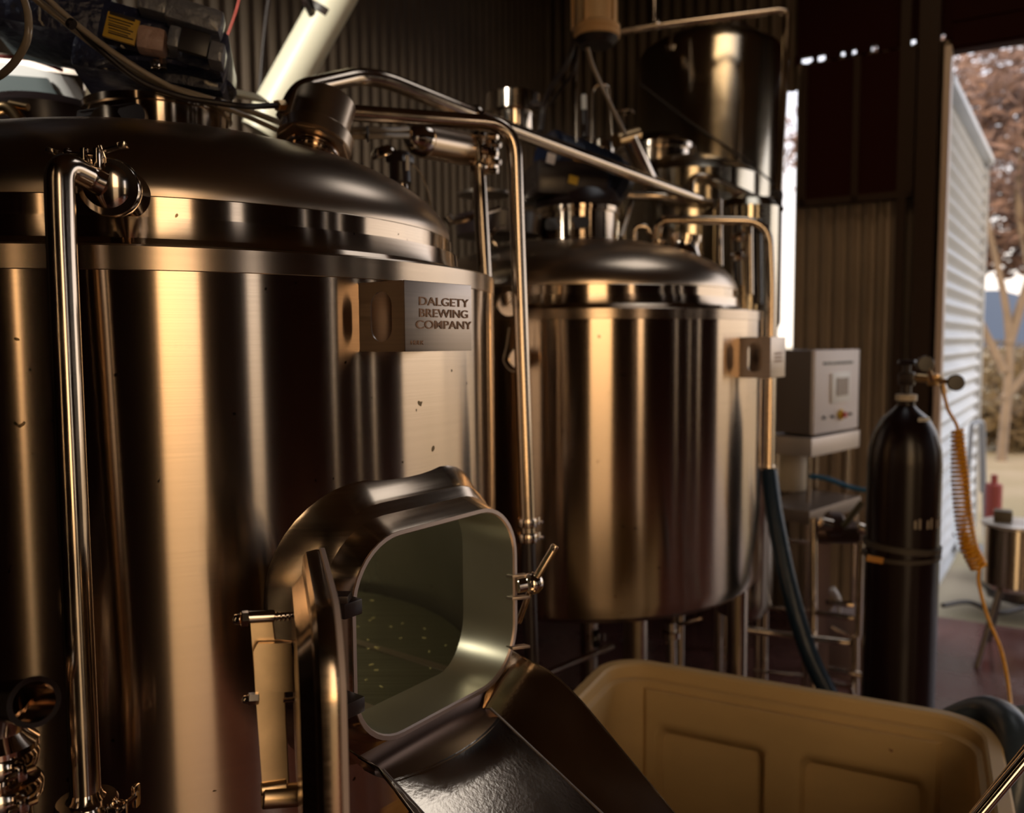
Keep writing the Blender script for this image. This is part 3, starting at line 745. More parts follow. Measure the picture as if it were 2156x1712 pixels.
# pipe from the port to the second vessel side
pipe('transfer_pipe', 'slim polished pipe running right from the capped port then down between vessels', 'pipe',
     [P(716, 236, 1.78), P(1082, 262, 1.92), P(1090, 500, 1.94), P(1112, 1122, 1.94)], .0175, fr=.075,
     clamps=[(P(1110, 1100, 1.94), (0, 0, 1)), (P(1111, 1132, 1.94), (0, 0, 1))])
pipe('drop_pipe', 'dark pipe hanging under the clamp of the slim polished pipe', 'pipe', [P(1112, 1140, 1.95), P(1122, 1500, 1.95)], .017, BLACKM)
pipe('overflow_pipe', 'thick polished pipe bent over the port and sloping back above the second vessel', 'pipe',
     [P(600, 250, 1.86), P(628, 188, 1.88), P(752, 160, 2.05), P(812, 168, 2.10), P(990, 240, 2.32), P(1075, 272, 2.45), P(1470, 420, 3.25)], .0215, fr=.10, n=24,
     clamps=[(P(1000, 244, 2.335), P(1075, 272, 2.45) - P(990, 240, 2.32))])
pipe('riser_pipe', 'short upright pipe with valve on top behind the mash tun rim', 'pipe', [P(1007, 345, 2.20), P(1024, 640, 2.20)], .019,
     clamps=[(P(1008, 352, 2.20), (0, 0, 1))])
mb = MB(); q = P(1010, 318, 2.20); mb.cyl(P(1008, 345, 2.2), P(1006, 292, 2.2), .013); mb.cyl(P(1006, 292, 2.2), P(1006, 280, 2.2), .022); mb.cyl(P(1010, 312, 2.2), P(1040, 316, 2.22), .016)
tv = thing('diaphragm_valve', 'small steel valve body on top of the short upright pipe', 'valve', q)
mb.make('valve_body', POL, tv)
mb = MB()
for k in range(5): mb.cyl(P(1030 + k % 2 * 8, 286 + 18 * k, 2.2), P(1048 + k % 2 * 6, 288 + 18 * k, 2.19), .008, n=8)
mb.box(P(1036, 330, 2.21), .03, .02, .09, bev=.003); mb.make('bolt_flange', POL, tv)
# horizontal strainer cylinder
ax0, ax1 = P(888, 296, 2.05), P(1000, 318, 2.25)
t = thing('strainer_cylinder', 'horizontal brushed steel strainer with a round nose left of the riser pipe', 'strainer', ax0)
mb = MB(); mb.cyl(ax0, ax1, .042, n=40, bev=.003); mb.make('barrel', STEEL2, t)
dv = (ax1 - ax0).normalized(); mb = MB(); mb.lathe([(.001, -.052), (.018, -.050), (.034, -.030), (.041, -.004), (.041, .0)], ax0, dv, 40); mb.make('nose', POL, t)
q = P(820, 300, 2.02); mb = MB(); mb.lathe([(.004, -.012), (.020, -.01), (.03, 0), (.034, .01), (.034, .014)], P(806, 318, 2.0), V((.3, .2, -1)), 32); mb.make('drip_cup', POL, t)
# actuator motor beneath it
t = thing('valve_actuator', 'small black actuator with a white sticker behind the mash tun dome', 'actuator', P(845, 400, 2.0))
mb = MB(); mb.cyl(P(843, 388, 2.0), P(841, 322, 2.0), .026, n=24); mb.box(P(842, 335, 2.0), .05, .05, .02, bev=.004); mb.make('housing', BLACKM, t)
MB().box(P(858, 343, 1.97), .008, .002, .036, V((1, 0, 0)), V((0, 1, 0))).make('sticker', WHITE, t)
mb = MB(); mb.cyl(P(848, 410, 2.0), P(846, 385, 2.0), .014); mb.cyl(P(848, 440, 2.0), P(848, 410, 2.0), .006); mb.make('stem', POL, t)
solo(MB().tube(smooth([P(868, 345, 2.0), P(885, 365, 2.02), P(900, 400, 2.05), P(908, 440, 2.1)]), .002, 8), 'actuator_cable', CLEAR, 'thin cable curving down from the black actuator', 'cable')

# ------------------------------------------------------------------ gear motor over the mash tun
G1 = thing('gear_motor', 'big navy cast gear motor with a yellow label above the mash tun neck', 'motor', P(345, 180, 1.66))
def gp(px, py, d=1.56): return P(px, py, d)
gx = (P(465, 95, 1.66) - P(300, 20, 1.50)).normalized(); gy = ez.cross(gx).normalized(); gz = gx.cross(gy).normalized()
gx2 = V((math.cos(-.18), math.sin(.35), -.10)).normalized(); 
def castbox(mb, x0, y0, x1, y1, d, dep, bev=.012, rot=.16, sh=0.):
    c = P((x0 + x1) / 2, (y0 + y1) / 2, d); w_ = (x1 - x0) / F * d; h_ = (y1 - y0) / F * d
    ax = (R_ * math.cos(rot) - U_ * math.sin(rot) + fw * .25).normalized(); az = (U_ - ax * U_.dot(ax)).normalized(); ay = az.cross(ax)
    mb.box(c + ay * dep / 2, w_ / math.cos(rot), dep, h_, ax, ay, az, bev); return c
mb = MB()
castbox(mb, 215, 25, 470, 125, 1.50, .22, .02, .17)
castbox(mb, 160, 96, 466, 168, 1.54, .20, .02, .10)
castbox(mb, -30, -60, 225, 62, 1.58, .22, .03, .12)
mb.make('gearbox', NAVY, G1, sharp=50)
mb = MB()
castbox(mb, 292, -20, 350, 22, 1.46, .05, .006, .17); castbox(mb, 352, 2, 464, 52, 1.46, .05, .008, .22)
castbox(mb, 354, 52, 378, 98, 1.46, .05, .005, .17); castbox(mb, 440, 86, 470, 128, 1.46, .05, .005, .17)
mb.make('cast_pad', mat('sheen_cast_pad', (.17, .18, .22), .3, bump=.7, bscale=45, coat=.3), G1, sharp=50)  # bluish sheen of the pads is put into this lighter base colour
mb = MB(); castbox(mb, 288, 52, 345, 104, 1.46, .05, .010, .10); mb.make('cast_pad', mat('bare_cast_pad', (.46, .30, .25), .4, bump=.7, bscale=45), G1, sharp=50, label='brownish bare cast pad')
mb = MB(); castbox(mb, 380, 62, 438, 112, 1.452, .012, .002, .20); mb.make('rating_plate', mat('dark_plate', (.02, .016, .018), .35), G1)
mb = MB(); c = castbox(mb, 224, 32, 286, 86, 1.462, .006, .001, .22); yl = mb.make('warning_label', YELLOW, G1, label='yellow warning label with black print')
mb = MB()
for k in range(7):
    castbox(mb, 230, 42 + k * 5.4, 278 - (k % 3) * 5, 44 + k * 5.4, 1.4605, .002, 0, .22)
castbox(mb, 233, 31, 282, 37, 1.4605, .002, 0, .22)
mb.make('print', BLACK, yl)
mb = MB(); mb.cyl(P(345, 155, 1.62), P(345, 185, 1.62), .115, .135, 48); mb.make('flange', NAVY, G1)
mb = MB()
for k in range(2): mb.cyl(P(326 + 16 * k, 118, 1.50), P(327 + 16 * k, 146, 1.50), .008, n=8)
mb.box(P(328, 133, 1.49), .012, .01, .012, bev=.002); mb.make('cable_gland', POL, G1)
mb = MB(); mb.cyl(P(120, -95, 1.75), P(-260, -205, 1.65), .13, n=48)
for k in range(10): mb.cyl(P(90 - 30 * k, -104 - 8.6 * k, 1.745 - .008 * k), P(84 - 30 * k, -106 - 8.6 * k, 1.744 - .008 * k), .145, n=48)
mb.make('motor_body', NAVY, G1)
# control terminal at the far left
t = thing('control_terminal', 'white control terminal with a grey screen behind the mash tun at left edge', 'terminal', P(60, 200, 1.9))
mb = MB(); A = [P(-60, 128, 1.95), P(30, 132, 1.95), P(128, 158, 1.95), P(160, 210, 1.95), P(158, 225, 1.95), P(-60, 225, 1.95)]
mb.loops([A, [p + V((0, .06, .01)) for p in A]], True, True, True); mb.make('casing', WHITE, t)
A = [P(-60, 152, 1.935), P(98, 164, 1.935), P(124, 206, 1.935), P(-60, 214, 1.935)]
mb = MB(); mb.loops([A, [p + V((0, .01, 0)) for p in A]], True, True, True); mb.make('screen', SCREEN, t)
mb = MB(); A = [P(-60, 118, 2.0), P(130, 134, 2.0), P(192, 152, 2.0), P(180, 165, 2.0), P(180, 212, 2.0), P(176, 212, 2.0), P(176, 160, 2.0), P(-60, 130, 2.0)]
mb.loops([A, [p + V((0, .2, 0)) for p in A]], True, True, True)
solo(mb, 'terminal_hood', PLATE, 'thin folded metal hood over the white control terminal', 'hood')
# swing clamp / hatch arm on the dome at left
t = thing('hatch_clamp', 'black domed hatch with steel clamp on the mash tun lid at far left', 'hatch', P(60, 260, 1.62))
mb = MB(); mb.lathe([(.12, -.05), (.125, -.01), (.125, .02), (.10, .04), (.0001, .05)], P(95, 262, 1.75), ez, 40); mb.make('hatch_lid', BLACKM, t)
mb = MB(); mb.tube(smooth([P(-20, 236, 1.6), P(15, 228, 1.6), P(40, 250, 1.6), P(48, 275, 1.6)]), .012, 12); mb.cyl(P(20, 218, 1.6), P(60, 226, 1.6), .007); mb.make('clamp_arm', BRASS, t)

# ------------------------------------------------------------------ white plastic pipe, strap, hoses
wp = [P(735, -60, 2.6), P(607, 180, 2.6), P(560, 262, 2.6), P(552, 300, 2.58), P(585, 330, 2.55)]
solo(MB().tube(smooth([P(742, -70, 2.6), P(607, 172, 2.6), P(548, 280, 2.6)], 6), .062, 32), 'plastic_pipe', PVC, 'fat cream white plastic pipe leaning down behind the overhead pipes', 'pipe')
a = P(678, 34, 2.6); axp = (P(742, -70, 2.6) - P(607, 172, 2.6)).normalized()
mb = MB(); mb.lathe([(.0625, -.012), (.0655, -.012), (.0655, .012), (.0625, .012)], a, axp, 40, cap=False); mb.tube(smooth([P(655, 30, 2.54), P(642, 0, 2.5), P(625, -40, 2.5)]), .010, 8)
solo(mb, 'cable_strap', BLACK, 'black strap looped around the fat white plastic pipe', 'strap')
def hose(lbl, pts, r, m=BLACK, name='hose', cat='hose', **k): return solo(MB().tube(smooth(pts, 10), r, 12), name, m, lbl, cat, wloc=pts[0], **k)
hose('clear brownish air hose sagging from top left to the capped port', [P(40, -30, 1.35), P(110, 25, 1.38), P(220, 110, 1.45), P(330, 172, 1.5), P(430, 205, 1.55), P(500, 225, 1.62), P(600, 262, 1.74)], .0062, CLEAR, 'air_hose')
hose('second clear air hose running just beneath the first', [P(60, -40, 1.33), P(150, 42, 1.38), P(250, 118, 1.44), P(350, 178, 1.49), P(440, 215, 1.55), P(520, 245, 1.62), P(600, 282, 1.72)], .0050, CLEAR, 'air_hose')
hose('black air hose dipping below the clear hoses to the port cap fitting', [P(150, 44, 1.40), P(200, 95, 1.43), P(290, 168, 1.46), P(380, 203, 1.50), P(455, 216, 1.52), P(520, 224, 1.55), P(590, 222, 1.64)], .0055, BLACK, 'air_hose')
solo(MB().cyl(P(582, 222, 1.63), P(598, 222, 1.65), .011, n=6), 'hose_fitting', BRASS, 'small brass fitting where the black hose meets the port cap', 'fitting')
hose('clear hose looping down at the top left corner', [P(40, -30, 1.2), P(58, 25, 1.2), P(58, 80, 1.2), P(35, 125, 1.22), P(2, 158, 1.25), P(-30, 170, 1.3)], .0055, CLEAR, 'air_hose')
for (px, py, d) in ((150, 50, 1.372), (458, 215, 1.56)):
    solo(MB().lathe([(.0085, -.004), (.0095, 0), (.0085, .004)], P(px, py, d), P(px + 40, py + 30, d) - P(px, py, d), 16), 'cable_tie', BLACK, 'black tie binding the air hoses ' + ('near the top left' if px < 300 else 'above the dome'), 'tie')
for k in range(3):
    hose(['outer', 'middle', 'inner'][k] + ' red wire of the three crossing above the white terminal', [P(-20, 112 + 3 * k, 1.85), P(40, 118 + 2 * k, 1.85), P(90, 124 + 5 * k, 1.85), P(132, 146 + 2 * k, 1.86)], .0022, RED if k else PVC, 'wire', 'wire')
hose('thin orange-pink wire hanging at the wall beside the gear motor', [P(508, -20, 2.4), P(495, 30, 2.4), P(474, 88, 2.4)], .0022, RED, 'wire', 'wire')
for k in range(2):
    hose(['upper', 'lower'][k] + ' clear hose right of the port cap with black ties', [P(722, 276 + k * 13, 1.85), P(770, 272 + k * 15, 1.88), P(815, 274 + k * 12, 1.92), P(858, 272 + 14 * k, 1.98)], .0068, CLEAR, 'air_hose')
MBt = MB()
for px in (728, 774): MBt.lathe([(.017, -.002), (.019, 0), (.017, .002)], P(px, 282, 1.86), (1, .2, 0), 20)
solo(MBt, 'cable_tie', BLACK, 'pair of black ties around the clear hoses right of the port cap', 'tie')
# white dish behind neck
mb = MB(); mb.lathe([(.07, 0), (.075, .004), (.05, .016), (.001, .018)], P(500, 205, 2.0), V((.2, -.2, 1)), 32); solo(mb, 'plastic_cover', PVC, 'cream plastic cover peeking out behind the mash tun neck', 'cover')
for (px, w_) in ((560, .02), (655, .012)):
    hose('dark cable hanging down the corrugated wall ' + ('left of the white plastic pipe' if px == 560 else 'near the strap'), [P(px + 10, -30, 2.9), P(px, 40, 2.9), P(px - 8, 120, 2.9), P(px - 14, 220, 2.9)], w_ / 3, BLACK, 'cable', 'cable')

# ------------------------------------------------------------------ gear motor over the second vessel
G2 = thing('gear_motor', 'dark blue gear motor with a small yellow label above the second vessel', 'motor', O2 + ez * (zA2 + .42))
mb = MB(); gm = P(1215, 370, 3.0)
mb.cyl(O2 + ez * (zA2 + .381), O2 + ez * (zA2 + .45), .16, .14, 40)
mb.box(P(1190, 385, 2.98), .26, .22, .12, V((1, .2, 0)).normalized(), V((-.2, 1, 0)).normalized(), ez, .02)
mb.make('gearbox', BLACKM, G2)
mb = MB(); a, b_ = P(1150, 322, 2.92), P(1300, 385, 3.1)
mb.cyl(a, b_, .085, n=40)
for k in range(9):
    q = a.lerp(b_, .35 + .06 * k); mb.cyl(q, q + (b_ - a).normalized() * .006, .094, n=32)
mb.cyl(P(1298, 384, 3.1), P(1316, 391, 3.12), .075, .06); mb.make('motor_body', BLUE, G2)
mb = MB(); mb.box(P(1160, 334, 2.82), .030, .003, .034, V((1, .25, -.25)).normalized(), V((-.25, 1, 0)).normalized(), V((.2, 0, 1)).normalized()); mb.make('rating_plate', GREYP, G2)
mb = MB(); mb.box(P(1207, 379, 2.87), .034, .003, .028, V((1, .25, -.25)).normalized(), V((-.25, 1, 0)).normalized(), V((.2, 0, 1)).normalized()); mb.make('warning_label', YELLOW, G2, label='yellow label')
mb = MB(); mb.box(P(1268, 396, 2.95), .06, .02, .07, V((1, .25, -.25)).normalized(), V((-.25, 1, 0)).normalized(), V((.2, 0, 1)).normalized(), .005); mb.make('terminal_box', BLUE, G2)
# clamped hatch on second vessel, left
t = thing('hatch_clamp', 'black clamped hatch lid on the left of the second vessel dome', 'hatch', P(1040, 470, 2.9))
mb = MB(); mb.lathe([(.15, -.06), (.155, -.02), (.155, .01), (.12, .02), (.001, .03)], P(1050, 462, 2.95), ez, 40); mb.make('hatch_lid', BLACKM, t)
mb = MB(); mb.tube(smooth([P(940, 462, 2.7), P(965, 466, 2.7), P(1000, 455, 2.72), P(1050, 440, 2.8)]), .010, 10); mb.cyl(P(942, 455, 2.7), P(952, 470, 2.7), .014); mb.tube(smooth([P(1062, 478, 2.75), P(1046, 482, 2.72), P(1034, 500, 2.7), P(1046, 520, 2.7)]), .006, 10)
mb.make('clamp_arm', POL, t)
mb = MB(); mb.cyl(P(1072, 418, 3.2), P(1140, 428, 3.2), .018); mb.lathe([(.10, 0), (.10, .01), (.02, .015)], P(1020, 412, 3.1), ez, 30)
solo(mb, 'light_bracket', PLATE, 'flat pale bracket and bar between the overhead pipes and second gear motor', 'bracket')
# steel pot with rim behind
t = thing('steel_pot', 'short polished steel pot with wide rim above the thick sloping pipe', 'pot', P(1080, 255, 3.0))
MB().lathe([(.072, -.13), (.075, -.12), (.075, -.01)], P(1080, 218, 3.0), ez, 48).make('body', POL, t)
MB().lathe([(.076, -.035), (.098, -.03), (.098, .03), (.09, .034), (.086, .03), (.08, -.03)], P(1080, 220, 3.0), ez, 48).make('rim', POL, t)
mb = MB(); mb.tube(smooth([P(1105, 228, 2.95), P(1128, 216, 2.92), P(1142, 235, 2.92), P(1134, 280, 2.95)]), .008, 10); mb.cyl(P(1120, 222, 2.92), P(1145, 222, 2.92), .013); mb.make('handle', BLACKM, t)

# tan filter housing hanging from above
t = thing('filter_housing', 'tan plastic cylindrical housing hanging at the top with hoses below', 'filter', P(1255, 90, 2.8))
MB().lathe([(.001, 0), (.055, .002), (.072, .02), (.073, .035)], P(1256, 98, 2.8), ez, 40).make('cap', BLACK, t)
mb = MB(); mb.lathe([(.074, 0), (.079, .003), (.079, .018), (.076, .020), (.079, .022), (.079, .038), (.074, .042)], P(1256, 82, 2.8), ez, 48); mb.make('collar', TAN, t)
MB().lathe([(.068, 0), (.070, .25)], P(1254, 52, 2.8), ez, 48).make('body', mat('tan_body', (.92, .66, .38), .35, noise=.1, nscale=3), t)
mb = MB()
for a in range(5):
    an = a * 2 * PI / 5 + .4; mb.cyl(P(1254, 60, 2.8) + V((math.cos(an) * .078, math.sin(an) * .078, 0)), P(1254, 60, 2.8) + V((math.cos(an) * .078, math.sin(an) * .078, .3)), .006, n=8)
mb.make('tie_rod', TAN, t)
hose('black hose curving down left from the tan housing', [P(1210, 80, 2.8), P(1195, 130, 2.8), P(1160, 185, 2.85), P(1144, 225, 2.9), P(1138, 275, 2.9)], .009, BLACK)
hose('second black hose beside the curving one below the tan housing', [P(1216, 100, 2.82), P(1208, 150, 2.82), P(1175, 195, 2.9), P(1158, 222, 2.95)], .006, BLACK)
hose('grey cable running down right from the tan housing to the cylinder valve', [P(1236, 100, 2.8), P(1250, 145, 2.85), P(1280, 210, 2.95), P(1316, 282, 3.05)], .0075, CLEAR, 'cable', 'cable')
pipe('level_rod', 'thin upright steel rod below the tan housing', 'rod', [P(1215, 100, 2.9), P(1213, 300, 2.9)], .005)
pipe('looped_tube', 'narrow steel tube bent in an upside-down U behind the gear motor', 'tube', [P(1246, 300, 3.3), P(1248, 180, 3.3), P(1282, 178, 3.3), P(1290, 290, 3.3)], .006, fr=.04)
t = thing('sensor_probe', 'small grey sensor with a white top beside the looped tube', 'sensor', P(1230, 250, 3.1))
MB().cyl(P(1230, 232, 3.1), P(1229, 200, 3.1), .010).make('cap', WHITE, t); mb = MB(); mb.cyl(P(1231, 290, 3.1), P(1230, 232, 3.1), .013); mb.make('body', BLACKM, t)
# angled steel cylinder with valve
t = thing('angled_cylinder', 'slanted steel cylinder with a round head above the end of the thick pipe', 'cylinder', P(1340, 320, 3.2))
mb = MB(); mb.cyl(P(1325, 290, 3.2), P(1368, 384, 3.3), .034, n=32); mb.make('barrel', POL, t)
mb = MB(); mb.cyl(P(1296, 296, 3.15), P(1342, 282, 3.22), .026, n=28); mb.make('head', BRASS, t)
mb = MB(); mb.cyl(P(1316, 262, 3.2), P(1314, 240, 3.2), .006)
for k in range(9):
    a = k * 2 * PI / 9; q = P(1316, 236, 3.2); mb.lathe([(.001, -.005), (.006, 0), (.001, .005)], q + V((math.cos(a) * .032, math.sin(a) * .032, 0)), ez, 8)
mb.lathe([(.001, -.003), (.032, -.003), (.032, .003), (.001, .003)], P(1316, 236, 3.2), ez, 24); mb.make('hand_wheel', POL, t)
# canister cluster
t = thing('steel_canister', 'squat steel canister with blue body standing behind the second gear motor', 'canister', P(1265, 310, 3.4))
MB().lathe([(.05, -.1), (.05, .0)], P(1265, 325, 3.35), ez, 32).make('body', BLUE, t)
MB().lathe([(.05, 0), (.056, .002), (.056, .018), (.05, .02), (.048, .05), (.03, .06), (.001, .062)], P(1265, 325, 3.35), ez, 32).make('cap', POL, t)

# ------------------------------------------------------------------ third and fourth vessels
O3 = P(1488, 700, 4.68); O3.z = 0
T3 = thing('fermenter_tank', 'tall polished steel fermenter tank at the back below the roof', 'tank', O3)
z3 = CH + 1.57
VPOL = mat('smooth_tank_steel', (.62, .56, .45), .20, 1, aniso=.8, rvar=.03)
MB().lathe([(.001, 1.2), (.05, 1.2), (.355, 1.65), (.395, 1.75), (.395, z3 - .04), (.375, z3), (.30, z3 + .05), (.001, z3 + .09)], O3, n=96, cap=False).make('body', VPOL, T3, sharp=30)
mb = MB(); mb.lathe([(.08, 0), (.08, .06), (.10, .062), (.10, .08), (.001, .085)], O3 + ez * (z3 + .03) + e1 * .12, ez, 24); mb.make('top_port', BLACKM, T3); MB().lathe([(.05, 0), (.05, .05), (.001, .055)], O3 + ez * (z3 + .02) - e1 * .24, ez, 20).make('top_port', BLACKM, T3)
for a in range(3):
    an = a * 2 * PI / 3 + .6; MB().cyl(O3 + V((math.cos(an) * .36, math.sin(an) * .36, 0)), O3 + V((math.cos(an) * .36, math.sin(an) * .36, 1.75)), .03).make('leg', PIPE, T3)
O4 = P(1440, 700, 3.9); O4.z = 0
T4 = thing('hot_liquor_tank', 'low steel tank with a raised manhole lid behind the second vessel', 'tank', O4)
z4 = CH + .74
MB().lathe([(.001, .55), (.28, .55), (.33, .62), (.33, z4), (.30, z4 + .035), (.16, z4 + .09), (.001, z4 + .10)], O4, n=96, cap=False).make('body', VPOL, T4, sharp=30)
mb = MB(); mb.lathe([(.17, 0), (.17, .06), (.185, .062), (.185, .085), (.12, .13), (.001, .145)], P(1380, 352, 3.88), ez, 48); hl = mb.make('manhole_lid', POL, T4)
for a in range(3):
    an = a * 2 * PI / 3 + .2; MB().cyl(O4 + V((math.cos(an) * .27, math.sin(an) * .27, 0)), O4 + V((math.cos(an) * .27, math.sin(an) * .27, .6)), .025).make('leg', PIPE, T4)
O5 = P(1568, 700, 3.45); O5.z = 0
T5 = thing('buffer_tank', 'small domed steel tank with pipe fittings right of the low tank', 'tank', O5)
z5 = CH + .54
MB().lathe([(.001, .5), (.10, .5), (.13, .56), (.13, z5), (.11, z5 + .03), (.001, z5 + .07)], O5, n=64, cap=False).make('body', VPOL, T5, sharp=30)
for a in range(3):
    an = a * 2 * PI / 3 + .2; MB().cyl(O5 + V((math.cos(an) * .11, math.sin(an) * .11, 0)), O5 + V((math.cos(an) * .11, math.sin(an) * .11, .54)), .018).make('leg', PIPE, T5)

pipe('vent_pipe', 'thin brass-toned pipe framing the tall fermenter, over its top and down', 'pipe', [P(1300, 68, 4.0), P(1420, 50, 4.0), P(1640, 22, 4.0), P(1657, 26, 4.0), P(1652, 170, 4.0), P(1640, 408, 4.0)], .0165, PIPE, fr=.06,
     clamps=[(P(1382, 54, 4.0), (1, 0, .1))])
pipe('vent_riser', 'short upright pipe rising out of frame above the vent pipe clamp', 'pipe', [P(1376, 54, 4.0), P(1376, -60, 4.0)], .016)
mb = MB(); mb.cyl(P(1417, 50, 4.0), P(1412, 98, 4.2), .008); mb.lathe([(.001, -.03), (.02, -.02), (.028, 0), (.02, .02), (.001, .03)], P(1412, 98, 4.2), ez, 16); solo(mb, 'spray_inlet', POL, 'small inlet dropping from the vent pipe onto fermenter top', 'fitting')
hose('thin black wire slanting down across the tall fermenter', [P(1345, 175, 4.2), P(1450, 255, 4.2), P(1560, 330, 4.2), P(1640, 396, 4.05)], .005, BLACK, 'wire', 'wire')
t = thing('knob_valve', 'black knob valve at the foot of the vent pipe', 'valve', P(1635, 415, 4.0))
mb = MB(); mb.lathe([(.001, -.03), (.028, -.022), (.036, 0), (.028, .022), (.001, .03)], P(1636, 414, 4.0), V((1, 0, 0)), 20); mb.make('knob', BLACK, t)
mb = MB(); mb.cyl(P(1560, 422, 3.60), P(1630, 418, 4.0), .013); mb.lathe([(.001, -.04), (.03, -.03), (.04, 0), (.03, .03), (.001, .04)], P(1576, 421, 3.68), ez, 16); mb.make('stem', PIPE, t)
pipe('manifold_pipe', 'horizontal manifold pipe below the thick sloping pipe end', 'pipe', [P(1290, 410, 3.48), P(1400, 414, 3.46), P(1500, 428, 3.5)], .018, PIPE)
pipe('manifold_pipe', 'bent pipe over the right small tank dropping to the knob valve', 'pipe', [P(1454, 420, 3.48), P(1456, 372, 3.48), P(1490, 372, 3.48), P(1580, 412, 3.58), P(1630, 452, 3.85), P(1644, 440, 3.95)], .016, PIPE, fr=.04)
pipe('kettle_pipe', 'polished pipe arching right from second vessel dome and down its side', 'pipe',
     [P(1384, 520, 3.1), P(1384, 462, 3.08), P(1618, 466, 3.02), P(1624, 600, 3.02), P(1618, 985, 3.02)], .0165, PIPE, fr=.09, clamps=[(P(1618, 985, 3.02), (0, 0, 1)), (P(1386, 508, 3.1), (0, 0, 1))])
pipe('swan_neck', 'small swan-neck tube beside the arching pipe on second vessel', 'tube', [P(1335, 515, 3.15), P(1336, 478, 3.15), P(1362, 476, 3.15), P(1372, 498, 3.15), P(1392, 500, 3.15)], .011, PIPE, fr=.06)
pipe('clamp_stay', 'slanted steel stay from manifold down to the second vessel neck', 'rod', [P(1330, 425, 3.3), P(1306, 500, 3.15)], .010, PIPE)
# small hoses, valves and hanging rods behind the kettle's right shoulder, each on its own
for k, (px, y0, y1, d, r, m_) in enumerate([(1300, 430, 520, 3.75, .012, PIPE), (1480, 440, 545, 3.62, .014, PIPE), (1515, 420, 560, 3.25, .010, POL), (1552, 462, 600, 3.05, .014, BLACKM), (1578, 462, 620, 3.1, .011, PIPE), (1594, 462, 640, 3.06, .016, BLACKM)]):
    pipe('fitting_tube', ['upright tube left of the low tank', 'upright tube in front of the low tank', 'thin bright rod between the small tanks', 'black upright hose in front of the small tank', 'upright pipe right of the small tank', 'black hose inside the arch of the kettle pipe'][k] + ' behind second vessel', 'tube',
         [P(px, y0, d), P(px + 2, y1, d)], r, m_)
for k, (px, py, d) in enumerate([(1530, 395, 3.6), (1500, 400, 3.6), (1555, 500, 3.05), (1553, 540, 3.05), (1350, 408, 3.55)]):
    t = thing('pipe_valve', ['steel ball valve on top of the small domed tank', 'steel ball valve left of the small domed tank top', 'small valve hanging inside the arch of kettle pipe, upper', 'small valve hanging inside the arch of kettle pipe, lower', 'cross valve on the manifold pipe'][k], 'valve', P(px, py, d))
    mb = MB(); mb.lathe([(.001, -.022), (.016, -.016), (.022, 0), (.016, .016), (.001, .022)], P(px, py, d), ez, 16); mb.cyl(P(px - 16, py, d), P(px + 16, py + 2, d), .012); mb.make('body', POL, t)
    mb = MB(); mb.tube([P(px, py - 8, d), P(px + 14, py - 16, d)], .005, 8); mb.make('lever', PIPE, t)

# ------------------------------------------------------------------ control box on its stand
bx = P(1750, 810, 3.95)
t = thing('control_box', 'grey control cabinet with small screen and yellow-red switch on steel stand', 'cabinet', P(1750, 905, 3.95))
cx1 = V((1, .10, 0)).normalized(); cy1 = V((-.10, 1, 0)).normalized()
fl = P(1709, 820, 3.75); fr_ = fl + V((.72, .69, 0)) * .46
cxx = (fr_ - fl); cxx.z = 0; wdt = cxx.length; cxx.normalize(); cyy = ez.cross(cxx)
ctr = (fl + fr_) / 2; hgt = 172 / F * 3.9
mb = MB(); mb.box(V((ctr.x, ctr.y, 0)) + cyy * .10 + ez * P(1750, 822, 3.92).z, wdt, .20, hgt, cxx, cyy, ez, .004); mb.make('cabinet_body', mat('dark_side', (.12, .095, .085), .45), t)
fz = V((ctr.x, ctr.y, 0)) + ez * P(1750, 822, 3.92).z
dr = MB().box(fz - cyy * .004, wdt, .02, hgt, cxx, cyy, ez, .004).make('door', GREYP, t)
mb = MB(); mb.box(fz - cyy * .017 + ez * .015 + cxx * .02, .19, .012, .14, cxx, cyy, ez, .003); sc_ = mb.make('screen_frame', WHITE, dr)
MB().box(fz - cyy * .0235 + ez * .018 + cxx * .03, .12, .004, .085, cxx, cyy, ez).make('display', mat('display', (.22, .16, .14), .25), sc_)
MB().box(fz - cyy * .016 + ez * .13, .30, .004, .012, cxx, cyy, ez).make('name_strip', BLACKM, dr)
mb = MB(); mb.cyl(fz - cyy * .014 - ez * .115 + cxx * .025, fz - cyy * .03 - ez * .115 + cxx * .025, .026, n=4); mb.make('switch_plate', mat('yellow_plate', (.75, .5, .03), .4), dr)
mb = MB(); mb.cyl(fz - cyy * .03 - ez * .115 + cxx * .03, fz - cyy * .045 - ez * .115 + cxx * .03, .014); mb.make('switch_knob', mat('red_knob', (.5, .02, .02), .4), dr)
for q in (-.14, -.06, .13): MB().cyl(fz - cyy * .014 - ez * .118 + cxx * q, fz - cyy * .026 - ez * .118 + cxx * q, .007, n=12).make('button', BLACK, dr)
t = thing('cabinet_stand', 'steel tray and two thin legs carrying the grey control cabinet', 'stand', V((ctr.x, ctr.y, .9)))
zt_ = P(1750, 910, 3.92).z
mb = MB(); mb.box(V((ctr.x, ctr.y, zt_ - .05)) + cyy * .10 - cxx * .01, wdt + .04, .24, .085, cxx, cyy, ez, .004); mb.make('tray', mat('tray_steel', (.52, .45, .41), .4, .6), t)
for q, qy in ((-.20, .02), (.20, .02), (-.20, .18), (.20, .18)):
    lp_ = V((ctr.x, ctr.y, 0)) + cxx * q + cyy * qy; MB().cyl(lp_ + ez * .91, lp_ + ez * (zt_ - .08), .009).make('leg', PIPE, t)
